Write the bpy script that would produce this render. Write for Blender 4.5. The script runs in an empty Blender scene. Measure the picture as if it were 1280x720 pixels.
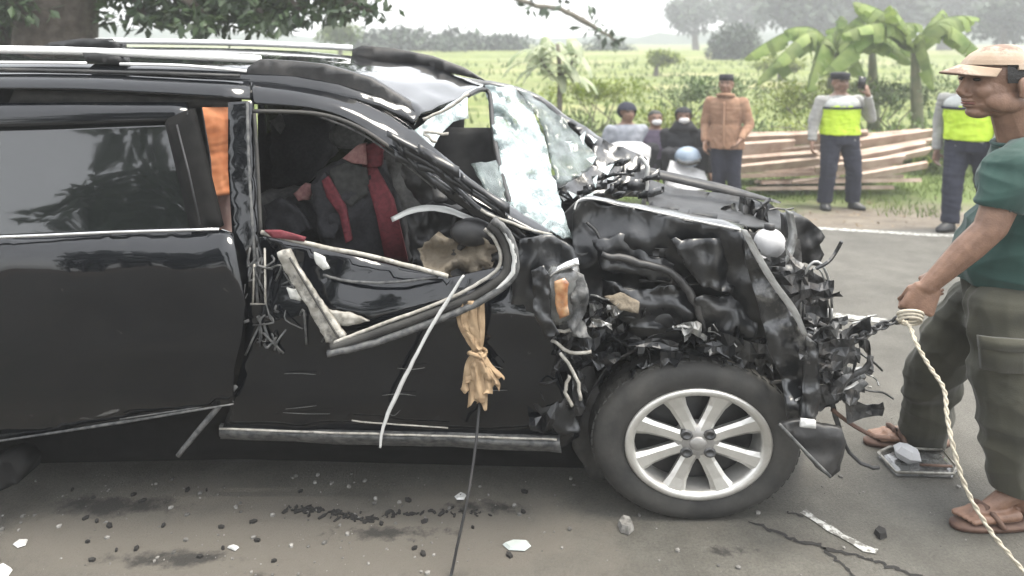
import bpy, bmesh, math, random
from mathutils import Vector, Matrix, Euler, noise
from mathutils.geometry import delaunay_2d_cdt, intersect_point_line
R = random.Random(7)
S = bpy.context.scene
COL = S.collection
rad = math.radians

# ------------------------------------------------------------------ camera, world, sun, exposure
F, CX, HY, H = 900.0, 640.0, 60.0, 1.75      # focal (px of a 1280 wide frame), centre column, horizon row, eye height
ST = 1.33                                    # the photograph's own sideways proportion (wide wheels, wide people)
cam_d = bpy.data.cameras.new('camera')
cam = bpy.data.objects.new('camera', cam_d); COL.objects.link(cam)
cam.location = (0, 0, H); cam.rotation_euler = (rad(90), 0, 0)
cam_d.sensor_width = 36; cam_d.lens = 36 * F / 1280; cam_d.shift_y = -(360 - HY) / 1280
cam_d.dof.use_dof = True; cam_d.dof.focus_distance = 2.75; cam_d.dof.aperture_fstop = 1.9
cam_d.clip_start = 0.05; cam_d.clip_end = 2000
S.camera = cam
SUN_EL, SUN_AZ = rad(70), rad(105)            # azimuth from +Y towards +X
W = bpy.data.worlds.new('World'); S.world = W; W.use_nodes = True
nt = W.node_tree; nt.nodes.clear()
sky = nt.nodes.new('ShaderNodeTexSky'); sky.sky_type = 'NISHITA'; sky.sun_disc = False
sky.sun_elevation = SUN_EL; sky.sun_rotation = SUN_AZ
sky.air_density = 1.0; sky.dust_density = 1.0; sky.ozone_density = 1.0
hsv = nt.nodes.new('ShaderNodeHueSaturation'); hsv.inputs['Saturation'].default_value = 0.15
bg = nt.nodes.new('ShaderNodeBackground'); bg.inputs['Strength'].default_value = 0.15
wo = nt.nodes.new('ShaderNodeOutputWorld')
nt.links.new(sky.outputs[0], hsv.inputs['Color']); nt.links.new(hsv.outputs[0], bg.inputs[0]); nt.links.new(bg.outputs[0], wo.inputs[0])
sd = bpy.data.lights.new('sun', 'SUN'); sd.energy = 1.2; sd.angle = rad(25); sd.color = (1, .93, .80)
sun = bpy.data.objects.new('sun', sd); COL.objects.link(sun)
sdir = Vector((math.sin(SUN_AZ) * math.cos(SUN_EL), math.cos(SUN_AZ) * math.cos(SUN_EL), math.sin(SUN_EL)))
sun.rotation_euler = sdir.to_track_quat('Z', 'Y').to_euler(); sun.location = (3, 3, 12)
S.view_settings.view_transform = 'Standard'; S.view_settings.look = 'None'
S.view_settings.exposure = 2.55; S.view_settings.gamma = 1.0
S.cycles.max_bounces = 6; S.cycles.transparent_max_bounces = 10
S.cycles.volume_bounces = 0; S.cycles.use_denoising = True

def P(px, py, Y): return Vector(((px - CX) / F * Y, Y, H - (py - HY) / F * Y))
def G(px, py, z=0.0): return P(px, py, (H - z) * F / (py - HY))

# ------------------------------------------------------------------ materials
MATS = {}
def mat(name, c1, c2=None, rough=.6, metal=0., scale=20., bump=0., bscale=None, coat=0., spec=.5, alpha=1., dirt=None, island=0., detail=4., transl=0., sheen=0.):
    m = bpy.data.materials.new(name); m.use_nodes = True; t = m.node_tree; n = t.nodes; L = t.links
    b = n['Principled BSDF']; out = n['Material Output']
    b.inputs['Roughness'].default_value = rough; b.inputs['Metallic'].default_value = metal
    b.inputs['Coat Weight'].default_value = coat; b.inputs['Coat Roughness'].default_value = .06
    b.inputs['Specular IOR Level'].default_value = spec; b.inputs['Alpha'].default_value = alpha
    b.inputs['Sheen Weight'].default_value = sheen
    tc = n.new('ShaderNodeTexCoord')
    nz = n.new('ShaderNodeTexNoise'); nz.inputs['Scale'].default_value = scale; nz.inputs['Detail'].default_value = detail
    L.new(tc.outputs['Object'], nz.inputs['Vector'])
    rp = n.new('ShaderNodeValToRGB'); rp.color_ramp.elements[0].position = .35; rp.color_ramp.elements[1].position = .65
    k_ = 1.0 if metal > .3 else .68
    c1 = tuple(x * k_ for x in c1); c2 = tuple(x * k_ for x in (c2 or c1))
    rp.color_ramp.elements[0].color = (*c1, 1); rp.color_ramp.elements[1].color = (*(c2 or c1), 1)
    L.new(nz.outputs[0], rp.inputs[0]); col = rp.outputs[0]
    if island:
        ge = n.new('ShaderNodeNewGeometry'); hs = n.new('ShaderNodeHueSaturation')
        mr = n.new('ShaderNodeMapRange'); mr.inputs[3].default_value = 1 - island; mr.inputs[4].default_value = 1 + island
        L.new(ge.outputs['Random Per Island'], mr.inputs[0]); L.new(mr.outputs[0], hs.inputs['Value']); L.new(col, hs.inputs['Color']); col = hs.outputs[0]
    if dirt:
        d2 = n.new('ShaderNodeTexNoise'); d2.inputs['Scale'].default_value = dirt[2]; d2.inputs['Detail'].default_value = 8; d2.inputs['Roughness'].default_value = .7
        L.new(tc.outputs['Object'], d2.inputs['Vector'])
        r2 = n.new('ShaderNodeValToRGB'); r2.color_ramp.elements[0].position = dirt[3]; r2.color_ramp.elements[1].position = min(1, dirt[3] + dirt[4])
        r2.color_ramp.elements[1].color = (dirt[1],) * 3 + (1,)
        L.new(d2.outputs[0], r2.inputs[0])
        mx = n.new('ShaderNodeMix'); mx.data_type = 'RGBA'; L.new(r2.outputs[0], mx.inputs[0]); L.new(col, mx.inputs[6]); mx.inputs[7].default_value = (*dirt[0], 1); col = mx.outputs[2]
        rr = n.new('ShaderNodeMapRange'); rr.inputs[3].default_value = rough; rr.inputs[4].default_value = .75
        L.new(r2.outputs[0], rr.inputs[0]); L.new(rr.outputs[0], b.inputs['Roughness'])
    L.new(col, b.inputs['Base Color'])
    if bump:
        nb = n.new('ShaderNodeTexNoise'); nb.inputs['Scale'].default_value = bscale or scale * 3; nb.inputs['Detail'].default_value = 6
        L.new(tc.outputs['Object'], nb.inputs['Vector'])
        bp = n.new('ShaderNodeBump'); bp.inputs['Strength'].default_value = 1; bp.inputs['Distance'].default_value = bump
        L.new(nb.outputs[0], bp.inputs['Height']); L.new(bp.outputs[0], b.inputs['Normal'])
    if transl:
        tr = n.new('ShaderNodeBsdfTranslucent'); L.new(col, tr.inputs[0]); ms = n.new('ShaderNodeMixShader'); ms.inputs[0].default_value = transl
        L.new(b.outputs[0], ms.inputs[1]); L.new(tr.outputs[0], ms.inputs[2]); L.new(ms.outputs[0], out.inputs[0])
    MATS[name] = m
    return m
mat('black_paint', (.004, .005, .007), (.006, .007, .009), rough=.06, coat=.3, spec=.4, scale=3, dirt=((.16, .15, .13), .10, 26, .60, .12))
mat('satin_paint', (.006, .007, .009), (.014, .015, .017), rough=.34, coat=.25, scale=6, bump=.0015, bscale=30, dirt=((.10, .095, .085), .4, 5, .55, .25))
mat('torn_paint', (.010, .011, .013), (.022, .023, .025), rough=.3, coat=.6, scale=14, bump=.002, bscale=60, dirt=((.25, .24, .22), .6, 9, .58, .2))
mat('dull_black', (.012, .013, .015), (.035, .036, .038), rough=.6, scale=10, bump=.002)
mat('matt_black', (.006, .006, .006), (.010, .010, .010), rough=.9, spec=.2)
mat('black_plastic', (.014, .014, .015), (.03, .03, .031), rough=.5, scale=18, bump=.0008, dirt=((.12, .11, .10), .5, 5, .5, .3))
mat('rubber', (.022, .022, .021), (.040, .038, .035), rough=.75, scale=9, bump=.0006, bscale=120, dirt=((.10, .095, .085), .55, 5, .42, .35))
mat('bare_steel', (.28, .28, .27), (.45, .45, .44), rough=.4, metal=.7, scale=25, bump=.001, dirt=((.08, .06, .045), .8, 9, .5, .2))
mat('dark_steel', (.035, .036, .038), (.09, .09, .09), rough=.45, metal=.5, scale=30, bump=.0015, dirt=((.13, .11, .09), .6, 12, .52, .2))
mat('alloy', (.52, .51, .48), (.64, .63, .60), rough=.36, metal=.75, scale=8, dirt=((.2, .18, .15), .45, 9, .5, .3))
mat('dull_alloy', (.30, .29, .28), (.40, .39, .37), rough=.45, metal=.6, scale=18, dirt=((.14, .12, .10), .5, 16, .5, .3))
mat('chrome', (.75, .75, .75), (.85, .85, .85), rough=.15, metal=.9, scale=4)
mat('silver_rail', (.75, .75, .74), (.85, .85, .84), rough=.45, metal=.4, scale=4)
mat('scuffed_trim', (.30, .28, .24), (.52, .50, .45), rough=.6, scale=30, bump=.002, dirt=((.05, .05, .05), .8, 25, .52, .15))
mat('dull_scuff', (.05, .052, .055), (.16, .16, .155), rough=.6, scale=40, bump=.002)
mat('white_trim', (.62, .62, .60), (.78, .78, .76), rough=.5, scale=20, dirt=((.2, .19, .17), .6, 30, .55, .15))
mat('pale_plastic', (.62, .63, .60), (.75, .75, .72), rough=.4, scale=10)
mat('tan_cloth', (.38, .26, .15), (.50, .36, .22), rough=.9, scale=30, bump=.003, bscale=50, dirt=((.22, .14, .08), .6, 14, .5, .2))
mat('tan_foam', (.20, .165, .12), (.33, .28, .21), rough=.9, scale=20, bump=.006, bscale=60, dirt=((.07, .06, .05), .8, 20, .48, .25))
mat('seat_cloth', (.018, .018, .022), (.035, .035, .04), rough=.9, scale=80, bump=.001)
mat('seat_dusty', (.03, .031, .03), (.065, .066, .062), rough=.9, scale=30, bump=.001)
mat('seat_grey', (.11, .11, .11), (.17, .17, .165), rough=.9, scale=60, bump=.001)
mat('seat_red', (.12, .016, .024), (.20, .03, .042), rough=.8, scale=60, bump=.001)
mat('seat_pink', (.30, .13, .13), (.45, .25, .23), rough=.8, scale=40)
mat('liner', (.05, .05, .052), (.08, .08, .08), rough=.95, scale=12)
mat('tint_glass', (.006, .008, .008), (.008, .010, .010), rough=.02, spec=.8, coat=.6, alpha=.93, scale=2)
mat('lamp_amber', (.34, .12, .04), (.6, .36, .18), rough=.15, coat=1, scale=25, dirt=((.10, .07, .05), .7, 22, .5, .2))
mat('lamp_clear', (.08, .083, .08), (.22, .225, .22), rough=.15, coat=1, scale=18, dirt=((.03, .028, .026), .9, 12, .46, .15))
mat('bag_white', (.75, .75, .76), (.85, .85, .86), rough=.6, scale=12, bump=.004, bscale=20, transl=.2)
mat('bag_blue', (.30, .38, .48), (.42, .50, .60), rough=.5, scale=8)
mat('skin', (.215, .118, .076), (.31, .178, .118), rough=.5, scale=26, bump=.0016, bscale=160)
mat('hair', (.010, .009, .008), (.02, .018, .016), rough=.6, scale=60, bump=.002)
mat('eye', (.02, .015, .012), (.03, .02, .02), rough=.2)
mat('lips', (.22, .085, .065), (.27, .11, .085), rough=.5)
mat('green_shirt', (.010, .046, .037), (.019, .068, .055), rough=.9, scale=5, bump=.0008, bscale=300, sheen=.15)
mat('olive_trousers', (.042, .041, .027), (.072, .069, .047), rough=.9, scale=7, bump=.001, bscale=200, sheen=.1)
mat('cap_cloth', (.40, .30, .215), (.60, .50, .41), rough=.9, scale=7, bump=.0008, bscale=200, dirt=((.13, .075, .05), .85, 7, .50, .08))
mat('sandal', (.10, .05, .035), (.16, .09, .06), rough=.7, scale=20)
mat('hi_vis', (.55, .80, .03), (.66, .90, .06), rough=.7, scale=10, bump=.001)
mat('reflector', (.45, .47, .46), (.58, .6, .58), rough=.35, scale=30)
mat('uniform_grey', (.34, .34, .33), (.42, .42, .40), rough=.9, scale=9, bump=.001)
mat('navy', (.012, .014, .03), (.022, .025, .045), rough=.9, scale=9, bump=.001)
mat('collar_blue', (.06, .07, .25), (.10, .11, .32), rough=.8, scale=10)
mat('brown_shirt', (.30, .165, .10), (.39, .235, .15), rough=.9, scale=9, bump=.001)
mat('black_cloth', (.010, .010, .014), (.022, .022, .028), rough=.9, scale=9, bump=.001)
mat('grey_cloth', (.24, .26, .30), (.38, .40, .45), rough=.9, scale=9)
mat('orange_cloth', (.42, .13, .04), (.56, .22, .09), rough=.8, scale=9)
mat('pink_cloth', (.30, .19, .17), (.42, .30, .27), rough=.9, scale=9)
mat('purple_cloth', (.08, .06, .10), (.14, .11, .16), rough=.9, scale=9)
mat('shoe', (.012, .012, .013), (.02, .02, .02), rough=.4)
mat('phone', (.01, .01, .01), (.012, .012, .012), rough=.2)
mat('rope', (.52, .46, .36), (.68, .62, .5), rough=.9, scale=60, bump=.002, bscale=200)
mat('plank_wood', (.46, .34, .27), (.66, .53, .44), rough=.85, scale=5, bump=.002, island=.2, dirt=((.22, .13, .09), .7, 4, .52, .2))
mat('bark', (.055, .043, .032), (.12, .10, .08), rough=.95, scale=9, bump=.03, bscale=14)
mat('bark_pale', (.14, .12, .09), (.22, .20, .16), rough=.95, scale=12, bump=.01)
mat('leaf_dark', (.03, .06, .026), (.075, .12, .05), rough=.5, scale=2.2, island=.5, transl=.25)
mat('leaf_mid', (.09, .15, .04), (.17, .23, .07), rough=.55, scale=1.2, island=.4, transl=.3)
mat('leaf_bright', (.20, .27, .03), (.34, .39, .08), rough=.55, scale=1.5, island=.35, transl=.35)
mat('leaf_pale', (.34, .42, .24), (.55, .58, .40), rough=.45, scale=4, island=.25, transl=.45)
mat('leaf_far', (.04, .07, .04), (.075, .11, .06), rough=.7, scale=.5, island=.4)
mat('leaf_banana', (.15, .25, .04), (.33, .42, .12), rough=.6, scale=3, island=.3, transl=.45)
mat('banana_stem', (.10, .13, .05), (.17, .16, .08), rough=.6, scale=6)
mat('grass', (.10, .17, .03), (.20, .26, .06), rough=.7, scale=1.2, island=.4, transl=.3)
mat('dry_leaf', (.12, .08, .04), (.30, .22, .13), rough=.8, scale=30, island=.5)
mat('pebble', (.12, .115, .105), (.30, .29, .27), rough=.9, scale=50, island=.5)
mat('crack', (.016, .015, .014), (.03, .028, .026), rough=.95, scale=30)
mat('road_paint', (.50, .50, .47), (.62, .62, .59), rough=.8, scale=9, dirt=((.11, .105, .093), .97, 30, .47, .06))
mat('cracked_veil', (.06, .085, .08), (.22, .27, .26), rough=.25, alpha=.6, coat=.6, scale=14, bump=.004, bscale=40)
mat('glass_shard', (.5, .55, .53), (.62, .66, .64), rough=.2, scale=20)

def node_mat(name):
    m = bpy.data.materials.new(name); m.use_nodes = True; MATS[name] = m
    return m, m.node_tree.nodes, m.node_tree.links, m.node_tree.nodes['Principled BSDF']
def ramp(n, L, src, stops):
    r = n.new('ShaderNodeValToRGB'); e = r.color_ramp.elements
    while len(e) < len(stops): e.new(.5)
    for k, (p, c) in enumerate(stops): e[k].position = p; e[k].color = (*c, 1) if len(c) == 3 else c
    L.new(src, r.inputs[0]); return r.outputs[0]
def nz(n, L, vec, sc, det=6, ro=.6):
    t = n.new('ShaderNodeTexNoise'); t.inputs['Scale'].default_value = sc; t.inputs['Detail'].default_value = det; t.inputs['Roughness'].default_value = ro
    L.new(vec, t.inputs['Vector']); return t.outputs[0]
def mixc(n, L, f, a, b, mode='MIX'):
    x = n.new('ShaderNodeMix'); x.data_type = 'RGBA'; x.blend_type = mode
    for sock, v in ((x.inputs[0], f), (x.inputs[6], a), (x.inputs[7], b)):
        if hasattr(v, 'is_linked'): L.new(v, sock)
        elif isinstance(v, float): sock.default_value = v
        else: sock.default_value = (*v, 1)
    return x.outputs[2]
def make_asphalt():
    m, n, L, b = node_mat('asphalt')
    tc = n.new('ShaderNodeTexCoord').outputs['Object']
    base = ramp(n, L, nz(n, L, tc, 1.3, 8, .65), [(.3, (.072, .068, .058)), (.7, (.112, .106, .091))])
    fine = ramp(n, L, nz(n, L, tc, 95, 5, .8), [(.3, (.45, .45, .45)), (.7, (1.4, 1.4, 1.4))])
    mot = ramp(n, L, nz(n, L, tc, 4.5, 7, .72), [(.36, (.72, .71, .69)), (.62, (1.12, 1.12, 1.12))])
    base = mixc(n, L, .9, base, mot, 'MULTIPLY')
    c = mixc(n, L, .75, base, fine, 'MULTIPLY')
    # mud and spilt oil with shapes of their own, round the wreck only
    sep = n.new('ShaderNodeSeparateXYZ'); L.new(tc, sep.inputs[0])
    def near(cx, cy, rx, ry):
        mp = n.new('ShaderNodeMapping'); mp.inputs['Location'].default_value = (-cx / rx, -cy / ry, 0); mp.inputs['Scale'].default_value = (1 / rx, 1 / ry, 0)
        L.new(tc, mp.inputs[0]); g = n.new('ShaderNodeTexGradient'); g.gradient_type = 'SPHERICAL'; L.new(mp.outputs[0], g.inputs[0]); return g.outputs['Fac']
    def spot(cx, cy, rx, ry, sc, th):
        a = n.new('ShaderNodeMath'); a.operation = 'MULTIPLY_ADD'; L.new(near(cx, cy, rx, ry), a.inputs[0]); a.inputs[1].default_value = .5
        L.new(nz(n, L, tc, sc, 7, .7), a.inputs[2])
        return ramp(n, L, a.outputs[0], [(th - .14, (0, 0, 0)), (th + .04, (1, 1, 1))])
    mud = spot(-.8, 2.55, 2.2, .55, 2.5, .78)
    c = mixc(n, L, mud, c, (.105, .095, .080))
    for (cx, cy, rx, ry, sc, th) in ((-1.15, 2.47, .5, .10, 7, .85), (-.45, 2.6, .55, .10, 9, .88), (-.85, 2.35, .35, .10, 8, .90), (-1.5, 2.75, .5, .12, 5, .80), (-.1, 2.75, .4, .1, 8, .85), (.75, 2.5, .3, .08, 10, .95)):
        c = mixc(n, L, spot(cx, cy, rx, ry, sc * 1.6, th + .06), c, (.026, .024, .021))
    L.new(c, b.inputs['Base Color'])
    b.inputs['Roughness'].default_value = .8
    bp = n.new('ShaderNodeBump'); bp.inputs['Distance'].default_value = .007; L.new(nz(n, L, tc, 120, 4, .75), bp.inputs['Height']); L.new(bp.outputs[0], b.inputs['Normal'])
make_asphalt()
def make_soil():
    m, n, L, b = node_mat('soil')
    tc = n.new('ShaderNodeTexCoord').outputs['Object']
    dirt = ramp(n, L, nz(n, L, tc, 3, 8, .7), [(.3, (.09, .072, .055)), (.55, (.16, .135, .105)), (.75, (.22, .195, .155))])
    gr = ramp(n, L, nz(n, L, tc, 1.1, 6, .6), [(.3, (.07, .11, .02)), (.7, (.15, .185, .055))])
    sep = n.new('ShaderNodeSeparateXYZ'); L.new(tc, sep.inputs[0])
    a = n.new('ShaderNodeMath'); a.operation = 'MULTIPLY_ADD'; L.new(nz(n, L, tc, 1.6, 5), a.inputs[0]); a.inputs[1].default_value = 2.0; L.new(sep.outputs['Y'], a.inputs[2])
    f = ramp(n, L, a.outputs[0], [(0, (0, 0, 0)), (1, (1, 1, 1))])
    mr = n.new('ShaderNodeMapRange'); mr.inputs[1].default_value = 9.7; mr.inputs[2].default_value = 10.6; L.new(a.outputs[0], mr.inputs[0])
    L.new(mixc(n, L, mr.outputs[0], dirt, gr), b.inputs['Base Color']); b.inputs['Roughness'].default_value = .95
    bp = n.new('ShaderNodeBump'); bp.inputs['Distance'].default_value = .03; L.new(nz(n, L, tc, 25, 6, .7), bp.inputs['Height']); L.new(bp.outputs[0], b.inputs['Normal'])
make_soil()
def make_terrace():
    m, n, L, b = node_mat('rice_field')
    tc = n.new('ShaderNodeTexCoord').outputs['Object']
    mp = n.new('ShaderNodeMapping'); mp.inputs['Scale'].default_value = (.06, .42, 1); L.new(tc, mp.inputs[0])
    c = ramp(n, L, nz(n, L, mp.outputs[0], 1.6, 7, .62), [(.34, (.085, .125, .03)), (.44, (.20, .23, .06)), (.52, (.13, .17, .04)), (.58, (.24, .25, .10)), (.68, (.30, .29, .14))])
    fi = ramp(n, L, nz(n, L, tc, 3, 6, .75), [(.3, (.55, .55, .55)), (.7, (1.25, 1.25, 1.25))])
    L.new(mixc(n, L, .8, c, fi, 'MULTIPLY'), b.inputs['Base Color']); b.inputs['Roughness'].default_value = .9
    bp = n.new('ShaderNodeBump'); bp.inputs['Distance'].default_value = .2; L.new(nz(n, L, tc, 3, 6, .7), bp.inputs['Height']); L.new(bp.outputs[0], b.inputs['Normal'])
make_terrace()
def make_shatter():
    m, n, L, b = node_mat('shattered_glass')
    tc = n.new('ShaderNodeTexCoord').outputs['Object']
    v = n.new('ShaderNodeTexVoronoi'); v.feature = 'DISTANCE_TO_EDGE'; v.inputs['Scale'].default_value = 55; L.new(tc, v.inputs['Vector'])
    v2 = n.new('ShaderNodeTexVoronoi'); v2.feature = 'F1'; v2.inputs['Scale'].default_value = 55; L.new(tc, v2.inputs['Vector'])
    c = ramp(n, L, nz(n, L, tc, 6, 6, .7), [(.30, (.16, .20, .21)), (.46, (.36, .42, .43)), (.60, (.60, .65, .66))])
    cr = ramp(n, L, v.outputs['Distance'], [(0, (1, 1, 1)), (.06, (.55, .62, .6)), (.2, (.8, .85, .84))])
    L.new(mixc(n, L, .7, c, cr, 'MULTIPLY'), b.inputs['Base Color'])
    b.inputs['Roughness'].default_value = .22; b.inputs['Coat Weight'].default_value = .5
    al = ramp(n, L, nz(n, L, tc, 9, 5, .7), [(.34, (.35, .35, .35)), (.58, (.97, .97, .97))]); L.new(al, b.inputs['Alpha'])
    bp = n.new('ShaderNodeBump'); bp.inputs['Distance'].default_value = .006; L.new(v2.outputs['Color'], bp.inputs['Height']); L.new(bp.outputs[0], b.inputs['Normal'])
make_shatter()

# ------------------------------------------------------------------ mesh helpers
ORIG = {}
def tag(o, label=None, cat=None, group=None, kind=None):
    if label: o['label'] = label
    if cat: o['category'] = cat
    if group: o['group'] = group
    if kind: o['kind'] = kind
    return o
def thing(name, label, cat, loc=(0, 0, 0), group=None):
    o = bpy.data.objects.new(name, None); COL.objects.link(o); o.location = loc; o.empty_display_size = .1
    ORIG[o.name] = Vector(loc); return tag(o, label, cat, group)
def link(name, me, m, parent=None):
    if m: me.materials.clear(); me.materials.append(MATS[m])
    o = bpy.data.objects.new(name, me); COL.objects.link(o)
    org = Vector((0, 0, 0))
    if parent is not None:
        org = ORIG[parent.name]; me.transform(Matrix.Translation(-org)); o.parent = parent
    ORIG[o.name] = org
    return o
def crumple(v, a, f, seed=0.):
    q = v * f + Vector((seed, seed * 1.7, -seed))
    return a * (abs(noise.noise(q)) * 1.6 - .5 + .5 * noise.noise(q * 2.7) + .25 * abs(noise.noise(q * 5.5)))
def smooth_path(pts, k=4):
    pts = [Vector(p) for p in pts]
    if len(pts) < 3 or k < 2: return pts
    out = []
    for i in range(len(pts) - 1):
        p0 = pts[max(i - 1, 0)]; p1 = pts[i]; p2 = pts[i + 1]; p3 = pts[min(i + 2, len(pts) - 1)]
        for j in range(k):
            t = j / k
            out.append(.5 * ((2 * p1) + (p2 - p0) * t + (2 * p0 - 5 * p1 + 4 * p2 - p3) * t * t + (3 * p1 - p0 - 3 * p2 + p3) * t ** 3))
    out.append(pts[-1]); return out
class MB:
    def __init__(s): s.v = []; s.f = []
    def add(s, vs, fs):
        o = len(s.v); s.v += [Vector(v) for v in vs]; s.f += [[i + o for i in f] for f in fs]; return s
    def tube(s, pts, r, n=8, k=1, flat=1.0, jit=0.):
        pts = smooth_path(pts, k); N = len(pts)
        rs = r if isinstance(r, (list, tuple)) else [r, r]
        vs = []; up = Vector((0, 0, 1))
        for i, p in enumerate(pts):
            d = (pts[min(i + 1, N - 1)] - pts[max(i - 1, 0)]).normalized()
            a = d.cross(Vector((0, 1, 0)) if abs(d.y) < .9 else up).normalized(); b = d.cross(a)
            t = i / (N - 1) * (len(rs) - 1); j = min(int(t), len(rs) - 2); q = rs[j] + (rs[j + 1] - rs[j]) * (t - j)
            if jit: p = p + Vector((R.uniform(-jit, jit), R.uniform(-jit, jit), R.uniform(-jit, jit)))
            for m in range(n):
                w = 2 * math.pi * m / n; vs.append(p + a * math.cos(w) * q + b * math.sin(w) * q * flat)
        fs = [[i * n + m, i * n + (m + 1) % n, (i + 1) * n + (m + 1) % n, (i + 1) * n + m] for i in range(N - 1) for m in range(n)]
        fs += [list(range(n))[::-1], [(N - 1) * n + m for m in range(n)]]
        return s.add(vs, fs)
    def ell(s, c, r, rot=None, n=14, m=9):
        c = Vector(c); r = (r, r, r) if not hasattr(r, '__len__') else r
        M = rot.to_matrix() if rot is not None and hasattr(rot, 'to_matrix') else (rot or Matrix.Identity(3))
        vs = [c + M @ Vector((0, 0, r[2]))]
        for i in range(1, m):
            t = math.pi * i / m
            for j in range(n):
                w = 2 * math.pi * j / n; vs.append(c + M @ Vector((r[0] * math.sin(t) * math.cos(w), r[1] * math.sin(t) * math.sin(w), r[2] * math.cos(t))))
        vs.append(c + M @ Vector((0, 0, -r[2])))
        fs = [[0, 1 + j, 1 + (j + 1) % n] for j in range(n)]
        for i in range(m - 2):
            for j in range(n):
                a = 1 + i * n; fs.append([a + j, a + n + j, a + n + (j + 1) % n, a + (j + 1) % n])
        l = len(vs) - 1; a = 1 + (m - 2) * n
        fs += [[l, a + (j + 1) % n, a + j] for j in range(n)]
        return s.add(vs, fs)
    def rings(s, rings, n=18, sq=2.0):
        """closed loft of (centre, half x, half y, yaw) rings"""
        vs = []
        for c, rx, ry, yaw in rings:
            c = Vector(c)
            for j in range(n):
                w = 2 * math.pi * j / n; cw, sw = math.cos(w), math.sin(w)
                x = rx * math.copysign(abs(cw) ** (2 / sq), cw); y = ry * math.copysign(abs(sw) ** (2 / sq), sw)
                vs.append(c + Vector((x * math.cos(yaw) - y * math.sin(yaw), x * math.sin(yaw) + y * math.cos(yaw), 0)))
        N = len(rings)
        fs = [[i * n + j, i * n + (j + 1) % n, (i + 1) * n + (j + 1) % n, (i + 1) * n + j] for i in range(N - 1) for j in range(n)]
        fs += [list(range(n))[::-1], [(N - 1) * n + j for j in range(n)]]
        return s.add(vs, fs)
    def cone(s, a, b, ra, rb, n=12): return s.tube([a, b], [ra, rb], n=n)
    def caps(s, a, b, ra, rb, n=12):
        s.ell(a, ra, n=n, m=8); s.ell(b, rb, n=n, m=8); return s.cone(a, b, ra, rb, n)
    def box(s, c, size, rot=None):
        M = rot.to_matrix() if rot is not None else Matrix.Identity(3); c = Vector(c)
        vs = [c + M @ Vector((x * size[0] / 2, y * size[1] / 2, z * size[2] / 2)) for x in (-1, 1) for y in (-1, 1) for z in (-1, 1)]
        return s.add(vs, [[0, 1, 3, 2], [4, 6, 7, 5], [0, 4, 5, 1], [2, 3, 7, 6], [0, 2, 6, 4], [1, 5, 7, 3]])
    def sheet(s, rows, nu=1, nv=1, amp=0., freq=5., thick=0., ax=(0, 1, 0), seed=0., damp=None):
        """smooth grid through rows of 3D points; nu/nv subdivisions; crumpled along ax"""
        rows = [smooth_path(r, nu) for r in rows]
        cols = [smooth_path([r[i] for r in rows], nv) for i in range(len(rows[0]))]
        nr, nc = len(cols[0]), len(cols); ax = Vector(ax)
        vs = []
        for j in range(nr):
            for i in range(nc):
                p = cols[i][j]
                if amp: p = p + ax * crumple(p, amp * (damp(p) if damp else 1), freq, seed)
                vs.append(p)
        fs = [[j * nc + i, j * nc + i + 1, (j + 1) * nc + i + 1, (j + 1) * nc + i] for j in range(nr - 1) for i in range(nc - 1)]
        if thick:
            o = len(vs); vs += [p + ax * thick for p in vs]
            fs = fs + [[i + o for i in f[::-1]] for f in fs]
            rim = [i for i in range(nc)] + [j * nc + nc - 1 for j in range(1, nr)] + [(nr - 1) * nc + i for i in range(nc - 2, -1, -1)] + [j * nc for j in range(nr - 2, 0, -1)]
            for a in range(len(rim)):
                x, y = rim[a], rim[(a + 1) % len(rim)]; fs.append([y, x, x + o, y + o])
        return s.add(vs, fs)
    def plate(s, outline, Y=2.65, step=9., amp=0., freq=7., thick=.004, seed=0., rag=0., fn=None, damp=None):
        """sheet metal cut to an outline; points (px, py[, depth]) traced at real distance; crumpled in depth"""
        o2 = [(p[0], p[1]) for p in outline]; dY = [(p[2] if len(p) > 2 else Y) for p in outline]
        bp, bY = [], []
        for i in range(len(o2)):
            a, b = Vector(o2[i]), Vector(o2[(i + 1) % len(o2)]); ya, yb = dY[i], dY[(i + 1) % len(o2)]
            k = max(1, int((b - a).length / step)); nrm = Vector((-(b - a).y, (b - a).x)).normalized() if (b - a).length > 0 else Vector((0, 0))
            for j in range(k):
                t = j / k; q = a.lerp(b, t)
                if rag: q = q + nrm * rag * (noise.noise(Vector((q.x * .09 + seed, q.y * .09, 3))) + .6 * noise.noise(Vector((q.x * .3, q.y * .3 + seed, 1))))
                bp.append(q); bY.append(ya + (yb - ya) * t)
        x0 = min(p.x for p in bp); x1 = max(p.x for p in bp); y0 = min(p.y for p in bp); y1 = max(p.y for p in bp)
        def inside(q):
            c = False; j = len(bp) - 1
            for i in range(len(bp)):
                a, b = bp[i], bp[j]
                if (a.y > q.y) != (b.y > q.y) and q.x < (b.x - a.x) * (q.y - a.y) / (b.y - a.y) + a.x: c = not c
                j = i
            return c
        pts = list(bp); N = len(bp); y = y0 + step / 2; row = 0
        while y < y1:
            x = x0 + step * (.5 if row % 2 else .0)
            while x < x1:
                q = Vector((x + R.uniform(-.15, .15) * step, y + R.uniform(-.15, .15) * step))
                if inside(q) and min((q - b).length_squared for b in bp) > (step * .45) ** 2: pts.append(q)
                x += step
            y += step; row += 1
        ov, oe, of, _, _, _ = delaunay_2d_cdt(pts, [(i, (i + 1) % N) for i in range(N)], [], 1, 1e-4)
        vs = []
        for q in ov:
            w = 0.; yy = 0.
            if fn: yy = fn(q.x, q.y)
            else:
                for b, d in zip(bp, bY):
                    u = 1 / ((q - b).length_squared + .5) ** 1.3; w += u; yy += u * d
                yy /= w
            p = P(q.x, q.y, yy)
            if amp: p = P(q.x, q.y, yy + crumple(p, amp * (damp(q.x, q.y) if damp else 1), freq, seed))
            vs.append(p)
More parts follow.
